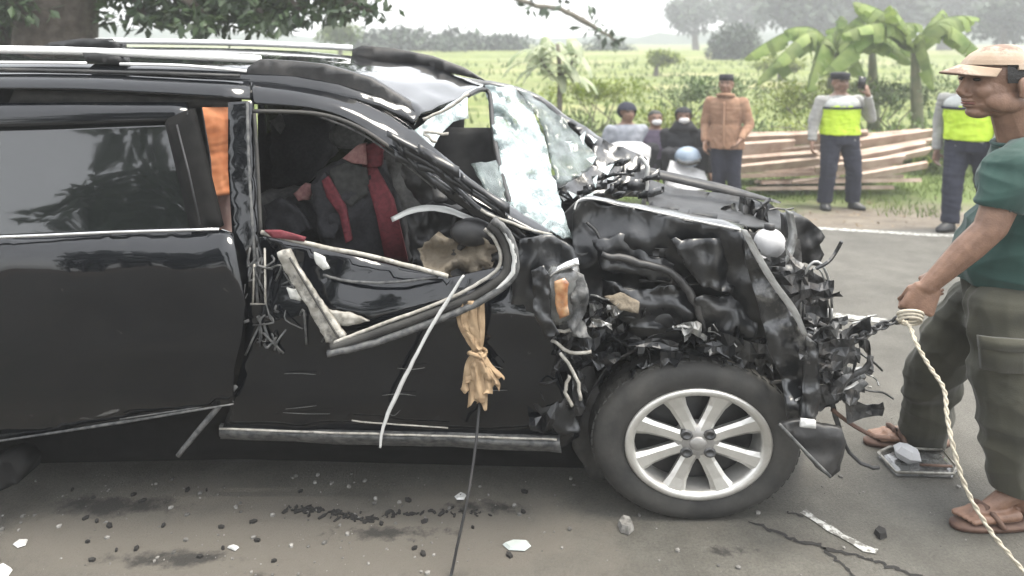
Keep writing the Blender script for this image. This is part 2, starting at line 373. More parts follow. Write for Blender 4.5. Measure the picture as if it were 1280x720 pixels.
        fs = []
        for f in of:
            f = list(f); a, b, c = (ov[f[0]], ov[f[1]], ov[f[2]])
            if (b - a).cross(c - a) < 0: f = f[::-1]
            fs.append(f[::-1] if False else f)
        # image y grows downward, so this winding faces the viewer
        ed = {}
        for f in fs:
            for i in range(len(f)): ed[(f[i], f[(i + 1) % len(f)])] = 1
        rim = [e for e in ed if (e[1], e[0]) not in ed]
        if thick:
            o = len(vs); vs = vs + [v + Vector((0, thick, 0)) for v in vs]
            fs = fs + [[i + o for i in f[::-1]] for f in fs] + [[b, a, a + o, b + o] for a, b in rim]
        return s.add(vs, fs)
    def lathe_y(s, prof, c, n=48, sx=1.0):
        """profile of (radius, y) spun about a Y axis through c, widened sideways by sx"""
        c = Vector(c); vs = []
        for r, y in prof:
            for j in range(n):
                w = 2 * math.pi * j / n; vs.append(c + Vector((r * sx * math.cos(w), y, r * math.sin(w))))
        fs = [[i * n + j, i * n + (j + 1) % n, (i + 1) * n + (j + 1) % n, (i + 1) * n + j] for i in range(len(prof) - 1) for j in range(n)]
        return s.add(vs, fs)
    def leaf(s, c, d, nrm, l, w):
        d = d.normalized(); t = d.cross(nrm).normalized(); n2 = t.cross(d)
        return s.add([c, c + d * l * .45 + t * w * .5 - n2 * l * .05, c + d * l, c + d * l * .45 - t * w * .5 - n2 * l * .05], [[0, 1, 2, 3]])
    def mesh(s, name, smooth=True):
        me = bpy.data.meshes.new(name); me.from_pydata([tuple(v) for v in s.v], [], s.f)
        if smooth: me.polygons.foreach_set('use_smooth', [True] * len(me.polygons))
        me.update(); return me
    def build(s, name, m, parent=None, smooth=True, label=None, kind=None, fix=True):
        me = s.mesh(name, smooth)
        if fix:
            bm = bmesh.new(); bm.from_mesh(me); bmesh.ops.recalc_face_normals(bm, faces=bm.faces); bm.to_mesh(me); bm.free()
        o = link(name, me, m, parent)
        return tag(o, label, None, None, kind)
def rnd_unit():
    while True:
        v = Vector((R.uniform(-1, 1), R.uniform(-1, 1), R.uniform(-1, 1)))
        if .01 < v.length_squared < 1: return v.normalized()

# ------------------------------------------------------------------ ground, road, fields, hills
EDGE = 6.95
def gz(x, y):
    if y < EDGE: return 0.
    if y < 8.6: return -.25 * (y - EDGE) / (8.6 - EDGE)
    if y < 11.5: return -.25 + .03 * noise.noise(Vector((x, y, 0)))
    if y < 13.5: return -.25 + .35 * (y - 11.5) / 2
    z = .10
    # terraces: each step a level paddy held by a bank
    t = (min(y, 55) - 13.5) / 6.5 + .4 * noise.noise(Vector((x * .05, y * .03, 4)))
    k = math.floor(t); fr = t - k
    z += .24 * (k + max(0, (fr - .9) / .1))
    if y > 85: z += (y - 85) * .02
    return z
def ground_sheet(name, m, x0, x1, ys, nx, dz=0.):
    mb = MB(); vs = [Vector((x0 + (x1 - x0) * i / nx, y, gz(x0 + (x1 - x0) * i / nx, y) + dz)) for y in ys for i in range(nx + 1)]
    fs = [[j * (nx + 1) + i, j * (nx + 1) + i + 1, (j + 1) * (nx + 1) + i + 1, (j + 1) * (nx + 1) + i] for j in range(len(ys) - 1) for i in range(nx)]
    o = mb.add(vs, fs).build(name, m, kind=None, fix=False); tag(o, kind='structure'); return o
ground_sheet('road', 'asphalt', -40, 40, [-6 + i * .5 for i in range(26)] + [EDGE], 8)
ground_sheet('verge', 'soil', -40, 40, [EDGE + i * .3 for i in range(22)] + [13.5], 200)
ground_sheet('near_verge', 'soil', -40, 40, [-30, -20, -12, -6], 10, 0)
ground_sheet('rice_terraces', 'rice_field', -120, 120, [13.5 + i * .35 for i in range(210)] + [90, 100, 130], 90)
def far_hill(name, y, pts, m):
    mb = MB(); rows = []
    for k, (dy, sc) in enumerate(((0, 0), (12, .55), (25, .9), (45, 1.), (120, .95))):
        rows.append([Vector((x, y + dy, z * sc + 1.0 + (noise.noise(Vector((x * .1, dy * .1, 5))) * 2.0 if k else 0))) for x, z in pts])
    o = mb.sheet(rows, 5, 3, amp=2.0, freq=.12, ax=(0, 0, 1)).build(name, m, fix=False); tag(o, kind='structure')
far_hill('hill', 118, [(-400, 6), (-200, 5), (-90, 4), (-30, 3), (20, 3), (50, 4), (75, 9), (105, 14), (260, 20), (420, 20)], 'leaf_far')

def ribbon(pts, w, z, jit=.3):
    mb = MB(); vs = []; pts = [Vector((p[0], p[1], z)) for p in pts]
    fine = []
    for a, b in zip(pts, pts[1:]):
        k = max(2, int((b - a).length / .06))
        fine += [a.lerp(b, i / k) for i in range(k)]
    fine.append(pts[-1])
    for i, p in enumerate(fine):
        d = (fine[min(i + 1, len(fine) - 1)] - fine[max(0, i - 1)]).normalized(); t = Vector((-d.y, d.x, 0))
        vs += [p + t * w * (.5 + R.uniform(-jit, jit) * .5), p - t * w * (.5 + R.uniform(-jit, jit) * .5)]
    fs = [[2 * i, 2 * i + 1, 2 * i + 3, 2 * i + 2] for i in range(len(fine) - 1)]
    return mb.add(vs, fs)
def xy(px, py): v = G(px, py); return (v.x, v.y)
# painted lines on the far half of the road
for pts, w in (([xy(-600, 258), xy(640, 272), xy(1030, 286), xy(1160, 294), xy(2000, 322)], .10), ):
    tag(ribbon(pts, w, .004, .08).build('edge_line', 'road_paint', fix=False), kind='structure')
tag(ribbon([xy(640, 378), xy(1040, 394), xy(1098, 401), xy(1110, 402)], .085, .004, .1).build('centre_line', 'road_paint', fix=False), kind='structure')
tag(ribbon([xy(1003, 640), xy(1040, 662), xy(1066, 680), xy(1096, 692)], .034, .004, .6).build('worn_line', 'road_paint', fix=False), kind='structure')
for pts, w in (([(940, 655), (985, 672), (1030, 686), (1075, 697), (1110, 708), (1160, 722)], .014), ([(1030, 686), (1060, 710), (1075, 730)], .010),
               ([(985, 640), (1010, 650)], .010)):
    jp = []
    for a, b in zip(pts, pts[1:]):
        for i in range(5):
            jp.append((a[0] + (b[0] - a[0]) * i / 5 + R.uniform(-5, 5), a[1] + (b[1] - a[1]) * i / 5 + R.uniform(-2, 2)))
    tag(ribbon([xy(*p) for p in jp], w, .003, .9).build('crack', 'crack', fix=False), kind='structure')

# ------------------------------------------------------------------ the wrecked car
def side(py):
    tab = [(40, 3.0), (92, 2.88), (112, 2.82), (155, 2.79), (290, 2.645), (302, 2.60), (330, 2.578), (370, 2.57), (440, 2.575), (500, 2.60), (560, 2.68), (620, 2.75)]
    for (a, ya), (b, yb) in zip(tab, tab[1:]):
        if py <= b:
            t = max(0, (py - a) / (b - a)); t = t; return ya + (yb - ya) * t
    return 2.75
car = thing('wrecked_car', 'wrecked black people carrier with crushed front and torn open driver side', 'car', (-.6, 3.3, 0))
def part(mb, name, m, parent=None, **k): return mb.build(name, m, parent or car, **k)

# roof
roof = part(MB().sheet([
    [P(x, y, 2.88) for x, y in ((-320, 92), (-100, 91), (100, 92), (312, 101), (400, 112), (455, 125), (500, 140), (518, 150))],
    [P(x, y, 2.98) for x, y in ((-320, 78), (-100, 77), (100, 78), (312, 84), (400, 90), (460, 104), (512, 126), (532, 140))],
    [P(x, y, 3.45) for x, y in ((-320, 64), (-100, 63), (100, 64), (312, 69), (420, 76), (500, 90), (550, 106), (575, 122))],
    [P(x, y, 3.95) for x, y in ((-320, 58), (-100, 57), (100, 58), (312, 61), (440, 69), (520, 80), (570, 93), (604, 106))],
    [P(x, y, 4.15) for x, y in ((-320, 66), (-100, 65), (100, 66), (312, 69), (440, 76), (520, 88), (570, 100), (602, 113))]],
    5, 5, amp=.016, freq=5, thick=-.02, ax=(0, 0, 1), damp=lambda p: 1.0 if p.x > -.9 else .15), 'roof', 'black_paint')
band = part(MB().sheet([
    [P(x, y, 2.885) for x, y in ((-320, 91), (-100, 90), (100, 91), (310, 100))],
    [P(x, y, 2.82) for x, y in ((-320, 100), (-100, 99), (100, 100), (312, 110))],
    [P(x, y, 2.79) for x, y in ((-320, 112), (-100, 111), (100, 113), (312, 125))]], 4, 3, thick=.02), 'roof_side_rail', 'black_paint')
def rail(pts, Y, r, caps, name='roof_rail'):
    rl = part(MB().tube([P(x, y, Y) for x, y in pts], r, n=12, k=4, flat=1.3), name, 'silver_rail')
    for c in caps: MB().plate(c, Y=Y - .02, step=8, thick=.07, amp=.004).build('rail_cap', 'black_plastic', rl)
    return rl
rail([(-320, 62), (0, 62), (150, 66), (325, 74)], 2.93, .0165, [
    [(303, 101), (310, 84), (325, 74), (360, 76), (402, 80), (462, 97), (512, 128), (520, 142), (498, 139), (450, 121), (400, 110)],
    [(103, 66), (120, 66), (150, 70), (152, 80), (108, 78)]])
rail([(120, 51), (300, 54), (440, 60)], 3.95, .016, [
    [(440, 74), (440, 62), (452, 57), (490, 60), (540, 70), (580, 85), (606, 101), (570, 93), (520, 80)],
    [(50, 60), (62, 53), (100, 48), (140, 48), (150, 56), (150, 62)]])
part(MB().tube([P(x, y, 2.875) for x, y in ((-320, 78), (0, 78), (108, 79))], .006, k=3).tube([P(x, y, 2.875) for x, y in ((150, 80), (230, 82), (308, 89))], .006, k=3), 'roof_moulding', 'silver_rail')
part(MB().tube([P(x, y, 2.87) for x, y in ((-320, 86), (0, 87), (300, 95))], .008, k=3), 'drip_moulding', 'black_plastic')

# rear sliding door
door = part(MB().plate([(-330, 309), (0, 297), (140, 291), (276, 287), (290, 292), (297, 330), (306, 380), (302, 420), (292, 462), (290, 505), (150, 530), (0, 553), (-330, 600)],
    step=16, thick=.012, amp=.012, freq=2.2, fn=lambda x, y: side(y - (x - 150) * -.02) - .015), 'sliding_door', 'black_paint')
MB().tube([P(x, y, side(y) - .03) for x, y in ((-330, 308), (0, 296.5), (140, 290.5), (274, 286.5))], .006, k=3).build('belt_moulding', 'chrome', door)
MB().tube([P(x, y, side(y) - .025) for x, y in ((-330, 600), (0, 551), (150, 528), (292, 505))], [.004, .004, .006, .003], k=3).build('lower_edge_line', 'dull_scuff', door)  # thin grey line along the bottom edge of the door
MB().tube([P(x, y, 2.6) for x, y in ((150, 524), (230, 512), (292, 502))], .003, k=3).build('scratch', 'dull_scuff', door)
MB().sheet([[P(x, y, 2.80) for x, y in ((-330, 131), (0, 129), (120, 128), (232, 128))],
            [P(x, y, 2.765) for x, y in ((-330, 146), (0, 144), (120, 140), (234, 138))],
            [P(x, y, 2.76) for x, y in ((-330, 163), (0, 159), (120, 155), (236, 151))]], 4, 3, thick=.02).build('window_frame', 'black_paint', door)
MB().plate([(228, 140, 2.76), (240, 136, 2.77), (276, 284, 2.63), (264, 287, 2.63), (238, 287, 2.63), (206, 154, 2.75), (210, 148, 2.76)], step=14, thick=.03).build('window_pillar', 'matt_black', door)
MB().tube([P(x, y, Y) for x, y, Y in ((221, 156, 2.735), (236, 215, 2.67), (250, 280, 2.605))], .0035).build('window_seal', 'dull_black', door)
MB().sheet([[P(x, y, 2.78) for x, y in ((-330, 162), (0, 158), (120, 154), (222, 150))],
            [P(x, y, 2.705) for x, y in ((-330, 238), (0, 230), (120, 225), (238, 222))],
            [P(x, y, 2.64) for x, y in ((-330, 312), (0, 300), (120, 295), (256, 290))]], 5, 6, amp=.0025, freq=2.5, thick=.005).build('window_pane', 'tint_glass', door)
part(MB().plate([(18, 112), (300, 124), (300, 134), (240, 134), (10, 130)], Y=2.86, step=20, thick=.02), 'door_gap_fill', 'rubber')  # dark plate filling the gap above the sliding door

# B pillar with torn hinges
bp = part(MB().plate([(285, 128, 2.78), (314, 126, 2.78), (318, 200, 2.73), (322, 290, 2.66), (330, 345, 2.64), (328, 400, 2.63), (308, 412, 2.63), (300, 340, 2.63), (290, 290, 2.65), (285, 210, 2.72)], step=10, amp=.014, freq=9, thick=.03), 'b_pillar', 'black_paint')
MB().tube([P(x, y, Y) for x, y, Y in ((309, 128, 2.765), (311, 200, 2.705), (316, 290, 2.64), (322, 380, 2.62))], .006, k=4).build('pillar_seal', 'dull_scuff', bp)
MB().tube([P(x, y, Y) for x, y, Y in ((318, 142, 2.77), (322, 205, 2.71), (326, 290, 2.65))], .007, k=4).build('opening_seal', 'rubber', bp)
mbs = MB(); rr = random.Random(3)
for k in range(12):
    x, y = rr.uniform(298, 334), rr.uniform(292, 408)
    mbs.tube([P(x, y, 2.62), P(x + rr.uniform(-8, 8), y + rr.uniform(4, 30), 2.61), P(x + rr.uniform(-12, 12), y + rr.uniform(10, 40), 2.62)], rr.uniform(.002, .006), n=5, k=3)
mbs.build('torn_metal', 'dull_scuff', bp, kind='stuff')
MB().tube([P(x, y, 2.61) for x, y in ((313, 380), (332, 380), (331, 310))], .004).tube([P(x, y, 2.61) for x, y in ((318, 330), (316, 378))], .004).build('hinge_bracket', 'scuffed_trim', bp)
part(MB().plate([(236, 132), (286, 128), (288, 300), (272, 292)], Y=2.92, step=30, thick=.01), 'cabin_shadow_board', 'liner') if False else None

# A pillar, crushed back into the cabin
ap = part(MB().sheet([
    [P(x, y, Y) for x, y, Y in ((310, 101, 2.88), (385, 110, 2.88), (440, 123, 2.88), (500, 150, 2.88), (556, 196, 2.86), (610, 240, 2.82), (695, 292, 2.74))],
    [P(x, y, Y) for x, y, Y in ((312, 112, 2.82), (390, 122, 2.82), (442, 138, 2.82), (500, 172, 2.80), (546, 212, 2.78), (600, 252, 2.74), (690, 299, 2.70))],
    [P(x, y, Y) for x, y, Y in ((314, 130, 2.79), (392, 136, 2.79), (440, 152, 2.79), (488, 184, 2.77), (532, 222, 2.76), (590, 268, 2.73), (684, 306, 2.70))]],
    6, 5, amp=.03, freq=8, thick=.02, damp=lambda p: min(1, max(0.05, (p.x + .75) * 2.2))), 'a_pillar', 'black_paint')
MB().tube([P(x, y, Y) for x, y, Y in ((316, 139, 2.78), (395, 142, 2.78), (446, 158, 2.78), (490, 186, 2.77), (530, 214, 2.76))], .008, k=4).build('opening_seal', 'rubber', ap)
MB().tube([P(x, y, Y) for x, y, Y in ((400, 146, 2.80), (450, 166, 2.80), (500, 200, 2.79), (545, 236, 2.78))], .005, k=4).build('inner_seal', 'dull_scuff', ap)
mbs = MB(); rr = random.Random(11)
for k in range(13):
    t = rr.random(); x = 515 + t * 160; y = 185 + t * 105 + rr.uniform(-12, 22)
    q = rr.uniform(22, 46)
    pts = [(x - q, y - q * .7 + rr.uniform(-8, 8)), (x, y + rr.uniform(-6, 6)), (x + q, y + q * .6 + rr.uniform(-8, 8))]
    mbs.sheet([[P(a, b - rr.uniform(3, 9), 2.72) for a, b in pts], [P(a, b + rr.uniform(3, 11), 2.70) for a, b in pts]], 4, 3, amp=.014, freq=12, thick=.003)
mbs.build('torn_metal', 'satin_paint', ap, kind='stuff')
mbs = MB()
for (pts) in (((528, 150), (560, 135), (585, 118)), ((545, 178), (530, 165), (560, 168)), ((600, 262), (640, 280), (690, 294)), ((690, 294), (675, 330), (650, 345)), ((650, 340), (680, 312), (692, 296))):
    mbs.tube([P(a, b, 2.70) for a, b in pts], .006, n=6, k=4, jit=.003)
mbs.build('bent_bracket', 'scuffed_trim', ap, kind='stuff')

# windscreen: shattered laminate hanging from the header
MB_w = MB().plate([(606, 106, 3.75), (642, 108, 3.85), (664, 132, 3.8), (680, 170, 3.6), (690, 214, 3.35), (702, 258, 3.1), (717, 300, 2.86), (690, 294, 2.8), (642, 270, 2.86), (624, 215, 3.1), (616, 160, 3.4)],
    step=6, amp=.10, freq=5, thick=.006, rag=3)
ws = part(MB_w, 'windscreen', 'shattered_glass')
MB().plate([(642, 108, 3.87), (662, 117, 3.9), (706, 150, 3.87), (746, 196, 3.78), (735, 214, 3.6), (702, 232, 3.35), (694, 226, 3.32), (682, 172, 3.6), (664, 132, 3.8)], step=6, amp=.07, freq=7, thick=.005, rag=4).build('cracked_corner', 'cracked_veil', ws)
MB().plate([(588, 206, 3.0), (620, 200, 3.1), (640, 268, 2.88), (612, 248, 2.86)], step=6, amp=.05, freq=8, thick=.005, rag=4).build('cracked_corner', 'cracked_veil', ws)
mbs = MB(); rr = random.Random(5)
for k in range(20):
    t = rr.random(); x = 700 + t * 60 + rr.uniform(-25, 25); y = 170 + t * 25 + rr.uniform(-15, 70); Y = 3.5 + rr.uniform(-.2, .2)
    q = rr.uniform(6, 22)
    mbs.add([P(x, y, Y), P(x + q, y + rr.uniform(-8, 6), Y + .05), P(x + q * .6, y + rr.uniform(3, 12), Y - .05)], [[0, 1, 2]])
mbs.build('glass_flake', 'shattered_glass', ws, smooth=False, kind='stuff', fix=False)
part(MB().plate([(512, 168, 2.86), (548, 140, 3.0), (588, 112, 3.5), (604, 106, 3.7), (600, 116, 3.6), (584, 122, 3.4), (586, 148, 3.3), (566, 152, 3.1), (548, 172, 2.95), (540, 190, 2.86)], step=7, amp=.03, freq=10, thick=.012, rag=2), 'screen_header', 'shattered_glass')
part(MB().tube([P(x, y, Y) for x, y, Y in ((584, 120, 3.4), (600, 112, 3.6), (612, 118, 3.65), (616, 160, 3.4), (626, 215, 3.1), (640, 262, 2.88))], .012, k=4), 'screen_seal', 'black_plastic')

# far side of the body
for o_ in ([(-200, 205), (226, 206), (232, 330), (-200, 330)], [(300, 207), (560, 212), (760, 224), (800, 330), (300, 330)]):
    part(MB().plate(o_, Y=4.18, step=40, thick=.03), 'far_door', 'black_paint')
for o_ in ([(-200, 72), (90, 72), (90, 206), (-200, 206)], [(110, 72), (226, 74), (240, 208), (110, 208)], [(330, 76), (440, 84), (520, 96), (578, 128), (578, 160), (614, 162), (690, 214), (330, 210)]):
    part(MB().plate(o_, Y=4.19, step=40, thick=.006), 'far_window', 'tint_glass')
part(MB().tube([P(x, y, 4.15) for x, y in ((560, 100), (612, 108), (662, 120), (712, 156), (766, 206), (812, 248))], .03, n=8, k=4, jit=.004), 'far_pillar', 'torn_paint')
part(MB().plate([(690, 140, 4.1), (716, 150, 4.1), (762, 178, 4.05), (812, 198, 4.0), (812, 246, 3.9), (716, 250, 3.6), (700, 236, 3.6), (740, 205, 3.9), (742, 180, 4.0)], step=8, amp=.06, freq=8, thick=.01, rag=3), 'crushed_cowl', 'torn_paint')
part(MB().tube([P(x, y, 3.5) for x, y in ((800, 196), (809, 208), (808, 232), (804, 258))], .011, n=6, k=3, jit=.003), 'screen_strip', 'white_trim')
mbs = MB(); rr = random.Random(21)
for k in range(16):
    x, y = rr.uniform(715, 800), rr.uniform(200, 248); q = rr.uniform(12, 40)
    mbs.sheet([[P(x, y, 3.5), P(x + q * .5, y - rr.uniform(0, 8), 3.45), P(x + q, y - rr.uniform(2, 18), 3.5)], [P(x, y + 6, 3.5), P(x + q * .5, y + rr.uniform(0, 6), 3.45), P(x + q, y + rr.uniform(-4, 5), 3.5)]], 3, 2, amp=.02, freq=15, thick=.003)
mbs.build('torn_metal', 'torn_paint', car, kind='stuff')

# cabin: floor, liner, seats, dashboard
part(MB().box((-1.6, 3.46, .42), (3.6, 1.1, .05)), 'floor_pan', 'matt_black')
part(MB().plate([(-200, 75), (242, 80), (262, 200), (270, 330), (-200, 330)], Y=4.05, step=40, thick=.02), 'side_liner', 'liner')
part(MB().plate([(322, 78), (330, 170), (372, 140), (398, 150), (408, 200), (330, 245), (322, 250)], Y=3.95, step=14, thick=.05, amp=.03), 'trim_panel', 'seat_cloth')
def cushion(name, m, outline, Y, th, parent=None, amp=.035):
    cxm = sum(p[0] for p in outline) / len(outline); cym = sum(p[1] for p in outline) / len(outline)
    mx = max(abs(p[0] - cxm) for p in outline); my = max(abs(p[1] - cym) for p in outline)
    return part(MB().plate(outline, step=7, thick=th, amp=amp, freq=7, rag=4, fn=lambda x, y: Y - th * .6 * max(0, 1 - ((x - cxm) / mx) ** 2 * .8 - ((y - cym) / my) ** 2 * .8)), name, m, parent)
rs = cushion('rear_seat', 'seat_grey', [(322, 244), (372, 236), (392, 244), (410, 300), (330, 300)], 3.35, .12)
MB().plate([(334, 268), (352, 252), (376, 250), (396, 268), (400, 302), (332, 302)], step=7, amp=.03, freq=9, thick=.1, Y=3.15, rag=3).build('seat_cover', 'seat_cloth', rs)
MB().plate([(366, 242), (380, 230), (392, 232), (386, 250), (372, 252)], step=5, amp=.02, freq=12, thick=.03, Y=3.1, rag=2).build('seat_piping', 'seat_pink', rs)
fs_ = cushion('front_seat', 'seat_cloth', [(388, 228), (402, 210), (430, 198), (468, 204), (492, 238), (512, 330), (412, 330), (396, 290)], 3.1, .16)
MB().plate([(452, 204), (470, 208), (492, 250), (510, 328), (482, 328), (470, 268)], step=7, amp=.006, thick=.02, fn=lambda x, y: 2.985 + .00002 * (y - 260) ** 2).build('seat_stripe', 'seat_red', fs_)
MB().plate([(402, 226), (410, 220), (432, 258), (440, 300), (432, 304), (424, 268), (408, 246)], step=6, amp=.006, thick=.02, Y=2.98).build('seat_stripe', 'seat_red', fs_)
MB().plate([(428, 198), (446, 182), (456, 180), (458, 206), (440, 204)], step=5, amp=.01, thick=.05, Y=3.0).build('seat_shoulder', 'seat_pink', fs_)
MB().plate([(456, 182), (472, 178), (478, 184), (476, 208), (460, 210)], step=5, amp=.008, thick=.06, Y=3.02).build('seat_bolster', 'seat_red', fs_)
MB().ell(P(434, 170, 3.3), (.085, .05, .06)).build('headrest', 'seat_grey', fs_)
MB().plate([(412, 212), (434, 203), (458, 210), (462, 240), (440, 258), (418, 246)], step=6, amp=.018, freq=10, thick=.015, Y=3.0, rag=2).build('seat_inset', 'seat_dusty', fs_)
MB().plate([(388, 232), (404, 218), (416, 226), (426, 262), (418, 300), (400, 296)], step=6, amp=.03, freq=10, thick=.02, Y=3.0, rag=4).build('torn_cover', 'seat_cloth', fs_)
for o_, Y_, m_ in (([(330, 258), (350, 246), (374, 262), (390, 286), (360, 298), (334, 292)], 3.05, 'seat_cloth'), ([(336, 150), (348, 142), (358, 158), (350, 168)], 3.6, 'seat_grey'), ([(500, 200), (540, 214), (560, 250), (532, 262), (508, 236)], 2.9, 'black_plastic')):  # the grey scrap paints a pale glint; the other two are trim
    part(MB().plate(o_, step=6, amp=.05, freq=9, thick=.01, Y=Y_, rag=5), 'torn_trim_and_glint', m_)
cushion('passenger_seat', 'seat_cloth', [(338, 150), (372, 138), (408, 150), (416, 195), (380, 232), (340, 236)], 3.7, .14)
part(MB().plate([(478, 190), (512, 196), (548, 236), (556, 300), (520, 300), (496, 240)], step=8, amp=.05, freq=8, thick=.02, Y=3.05, rag=3), 'inner_panel', 'seat_grey')
dash = part(MB().plate([(508, 262, 2.9), (540, 252, 2.9), (600, 264, 2.85), (640, 290, 2.8), (640, 345, 2.78), (560, 350, 2.8), (515, 330, 2.9)], step=6, amp=.09, freq=9, thick=.03, rag=4), 'dashboard', 'black_plastic')
MB().sheet([[P(x, y, 2.82) for x, y in ((488, 272), (520, 258), (556, 258), (598, 274))], [P(x, y, 2.76) for x, y in ((490, 278), (522, 265), (558, 266), (600, 282))]], 5, 3, amp=.015, freq=14, thick=.006).build('airbag_edge', 'pale_plastic', dash)
MB().plate([(522, 312), (548, 290), (566, 300), (600, 296), (622, 312), (612, 344), (560, 346), (530, 334)], step=5, amp=.07, freq=14, thick=.01, Y=2.76, rag=4).build('torn_foam', 'tan_foam', dash)
MB().ell(P(590, 290, 2.76), (.085, .05, .055)).build('airbag_housing', 'black_plastic', dash)
part(MB().plate([(470, 120), (580, 130), (580, 300), (470, 300)], Y=4.0, step=30, thick=.02), 'far_liner', 'liner')
part(MB().plate([(545, 160), (620, 160), (630, 270), (560, 280), (535, 210)], Y=3.65, step=16, amp=.05, freq=5, thick=.02), 'sun_visor_panel', 'liner')

# driver door: skin, belt rail and the window frame bent down into a loop
fd = part(MB().plate([(306, 300), (330, 296), (430, 318), (560, 348), (640, 330), (694, 330), (690, 400), (700, 480), (724, 545), (700, 562), (500, 552), (276, 542), (290, 500), (306, 440)],
    step=12, amp=.014, freq=2.6, thick=.012, fn=lambda x, y: 2.70 - .07 * max(0, min(1, (y - 330) / 60)) + .05 * max(0, (y - 500) / 60), damp=lambda x, y: 1.0), 'driver_door', 'black_paint')
for nm, pts, r, m_, Y in (('belt_rail', ((326, 290), (392, 306), (470, 322), (560, 345)), .0085, 'scuffed_trim', 2.62),
                       ('lower_rail', ((404, 344), (440, 352), (490, 353), (548, 346)), .0055, 'dull_scuff', 2.625),
                       ('frame_outer', ((410, 442), (470, 428), (560, 395), (612, 370), (642, 344), (643, 312), (632, 288), (616, 274)), .013, 'dull_scuff', 2.535),
                       ('frame_channel', ((414, 434), (470, 416), (560, 384), (606, 362), (632, 340), (634, 314), (625, 292), (612, 280)), .016, 'rubber', 2.545),
                       ('frame_inner', ((418, 428), (470, 408), (555, 376), (598, 354), (622, 336), (625, 316), (617, 298), (606, 286)), .0065, 'scuffed_trim', 2.545)):
    MB().tube([P(x, y, Y) for x, y in pts], r, n=8, k=6, jit=.0012).build(nm, m_, fd)
MB().tube([P(x, y, 2.53) for x, y in ((622, 278), (640, 306), (641, 340), (618, 364))], [.004, .010, .010, .004], n=7, k=5, jit=.002).build('scuffed_edge', 'white_trim', fd)
MB().plate([(346, 316), (362, 312), (370, 330), (398, 374), (432, 420), (424, 428), (408, 428), (384, 384), (354, 336)], step=5, amp=.012, freq=22, thick=.02, Y=2.56, rag=1.5).build('rear_upright', 'scuffed_trim', fd)
MB().tube([P(x, y, 2.552) for x, y in ((362, 322), (392, 372), (424, 424))], .004, n=6, k=3).build('upright_channel', 'rubber', fd)
MB().plate([(392, 316), (406, 322), (412, 336), (404, 338), (396, 330)], step=4, amp=.01, Y=2.6, thick=.01, rag=2).plate([(358, 360), (372, 362), (376, 376), (362, 374)], step=4, amp=.01, Y=2.6, thick=.01, rag=2).build('torn_clip', 'pale_plastic', fd, kind='stuff')
MB().plate([(400, 386), (440, 392), (462, 402), (430, 408), (398, 400)], step=5, amp=.012, Y=2.6, thick=.01, rag=2).build('door_pull', 'scuffed_trim', fd)
MB().plate([(330, 288), (350, 288), (382, 297), (380, 302), (340, 297)], step=5, Y=2.61, thick=.01, amp=.005).build('red_trim', 'seat_red', fd)
MB().tube([P(x, y, 2.52) for x, y in ((580, 344), (560, 375), (536, 414), (512, 460), (488, 510), (478, 538), (475, 560))], [.004, .007, .006, .008, .006, .004], n=6, k=5, flat=.5, jit=.001).build('trim_strip', 'white_trim', fd)
mbs = MB(); rr = random.Random(8)
for k in range(24):
    x, y = rr.uniform(325, 420), rr.uniform(305, 425)
    if x > 360 + (y - 315) * .55 + 20: continue
    mbs.tube([P(x, y, 2.63), P(x + rr.uniform(-16, 16), y + rr.uniform(-6, 22), 2.6), P(x + rr.uniform(-20, 26), y + rr.uniform(0, 40), 2.62)], rr.uniform(.002, .005), n=5, k=3)
mbs.build('torn_metal', 'dull_scuff', fd, kind='stuff')
rr = random.Random(77)
for k in range(9):
    x, y = rr.uniform(330, 640), rr.uniform(452, 528); l = rr.uniform(14, 60)
    yy = lambda b: 2.70 - .07 + .05 * max(0, (b - 500) / 60) - .012
    MB().tube([P(x, y, yy(y)), P(x + l * .5, y + rr.uniform(-3, 3), yy(y)), P(x + l, y + rr.uniform(-6, 4), yy(y))], [.0008, .0016, .0006], n=4, k=3).build('scratch', 'dull_scuff', fd)
part(MB().tube([P(x, y, 2.6) for x, y in ((296, 482), (262, 522), (222, 570))], [.007, .011, .009], n=6, k=4, flat=.5, jit=.001), 'hanging_trim', 'dull_scuff')
sill = part(MB().sheet([[P(x, y, 2.66) for x, y in ((274, 532), (420, 538), (560, 540), (700, 546))], [P(x, y, 2.64) for x, y in ((274, 541), (420, 546), (560, 550), (700, 556))], [P(x, y, 2.68) for x, y in ((276, 548), (420, 555), (560, 559), (702, 566))]], 6, 4, amp=.012, freq=12, thick=.02), 'sill', 'dull_scuff')
MB().tube([P(x, y, 2.635) for x, y in ((274, 536), (420, 541), (560, 545), (696, 549))], .004, n=6, k=6, jit=.0015).tube([P(x, y, 2.635) for x, y in ((440, 526), (500, 531), (560, 535))], .003, n=6, k=4, jit=.001).build('sill_scratch', 'scuffed_trim', sill)
part(MB().plate([(-330, 590), (0, 545), (290, 500), (290, 535), (720, 550), (730, 585), (600, 582), (300, 574), (0, 580), (-330, 640)], Y=2.80, step=24, thick=.02), 'underbody_shade', 'matt_black')  # near-black plate stands in for the shade below the doors
part(MB().box((-1.35, 3.42, .29), (4.1, 1.16, .18)), 'underbody', 'matt_black')

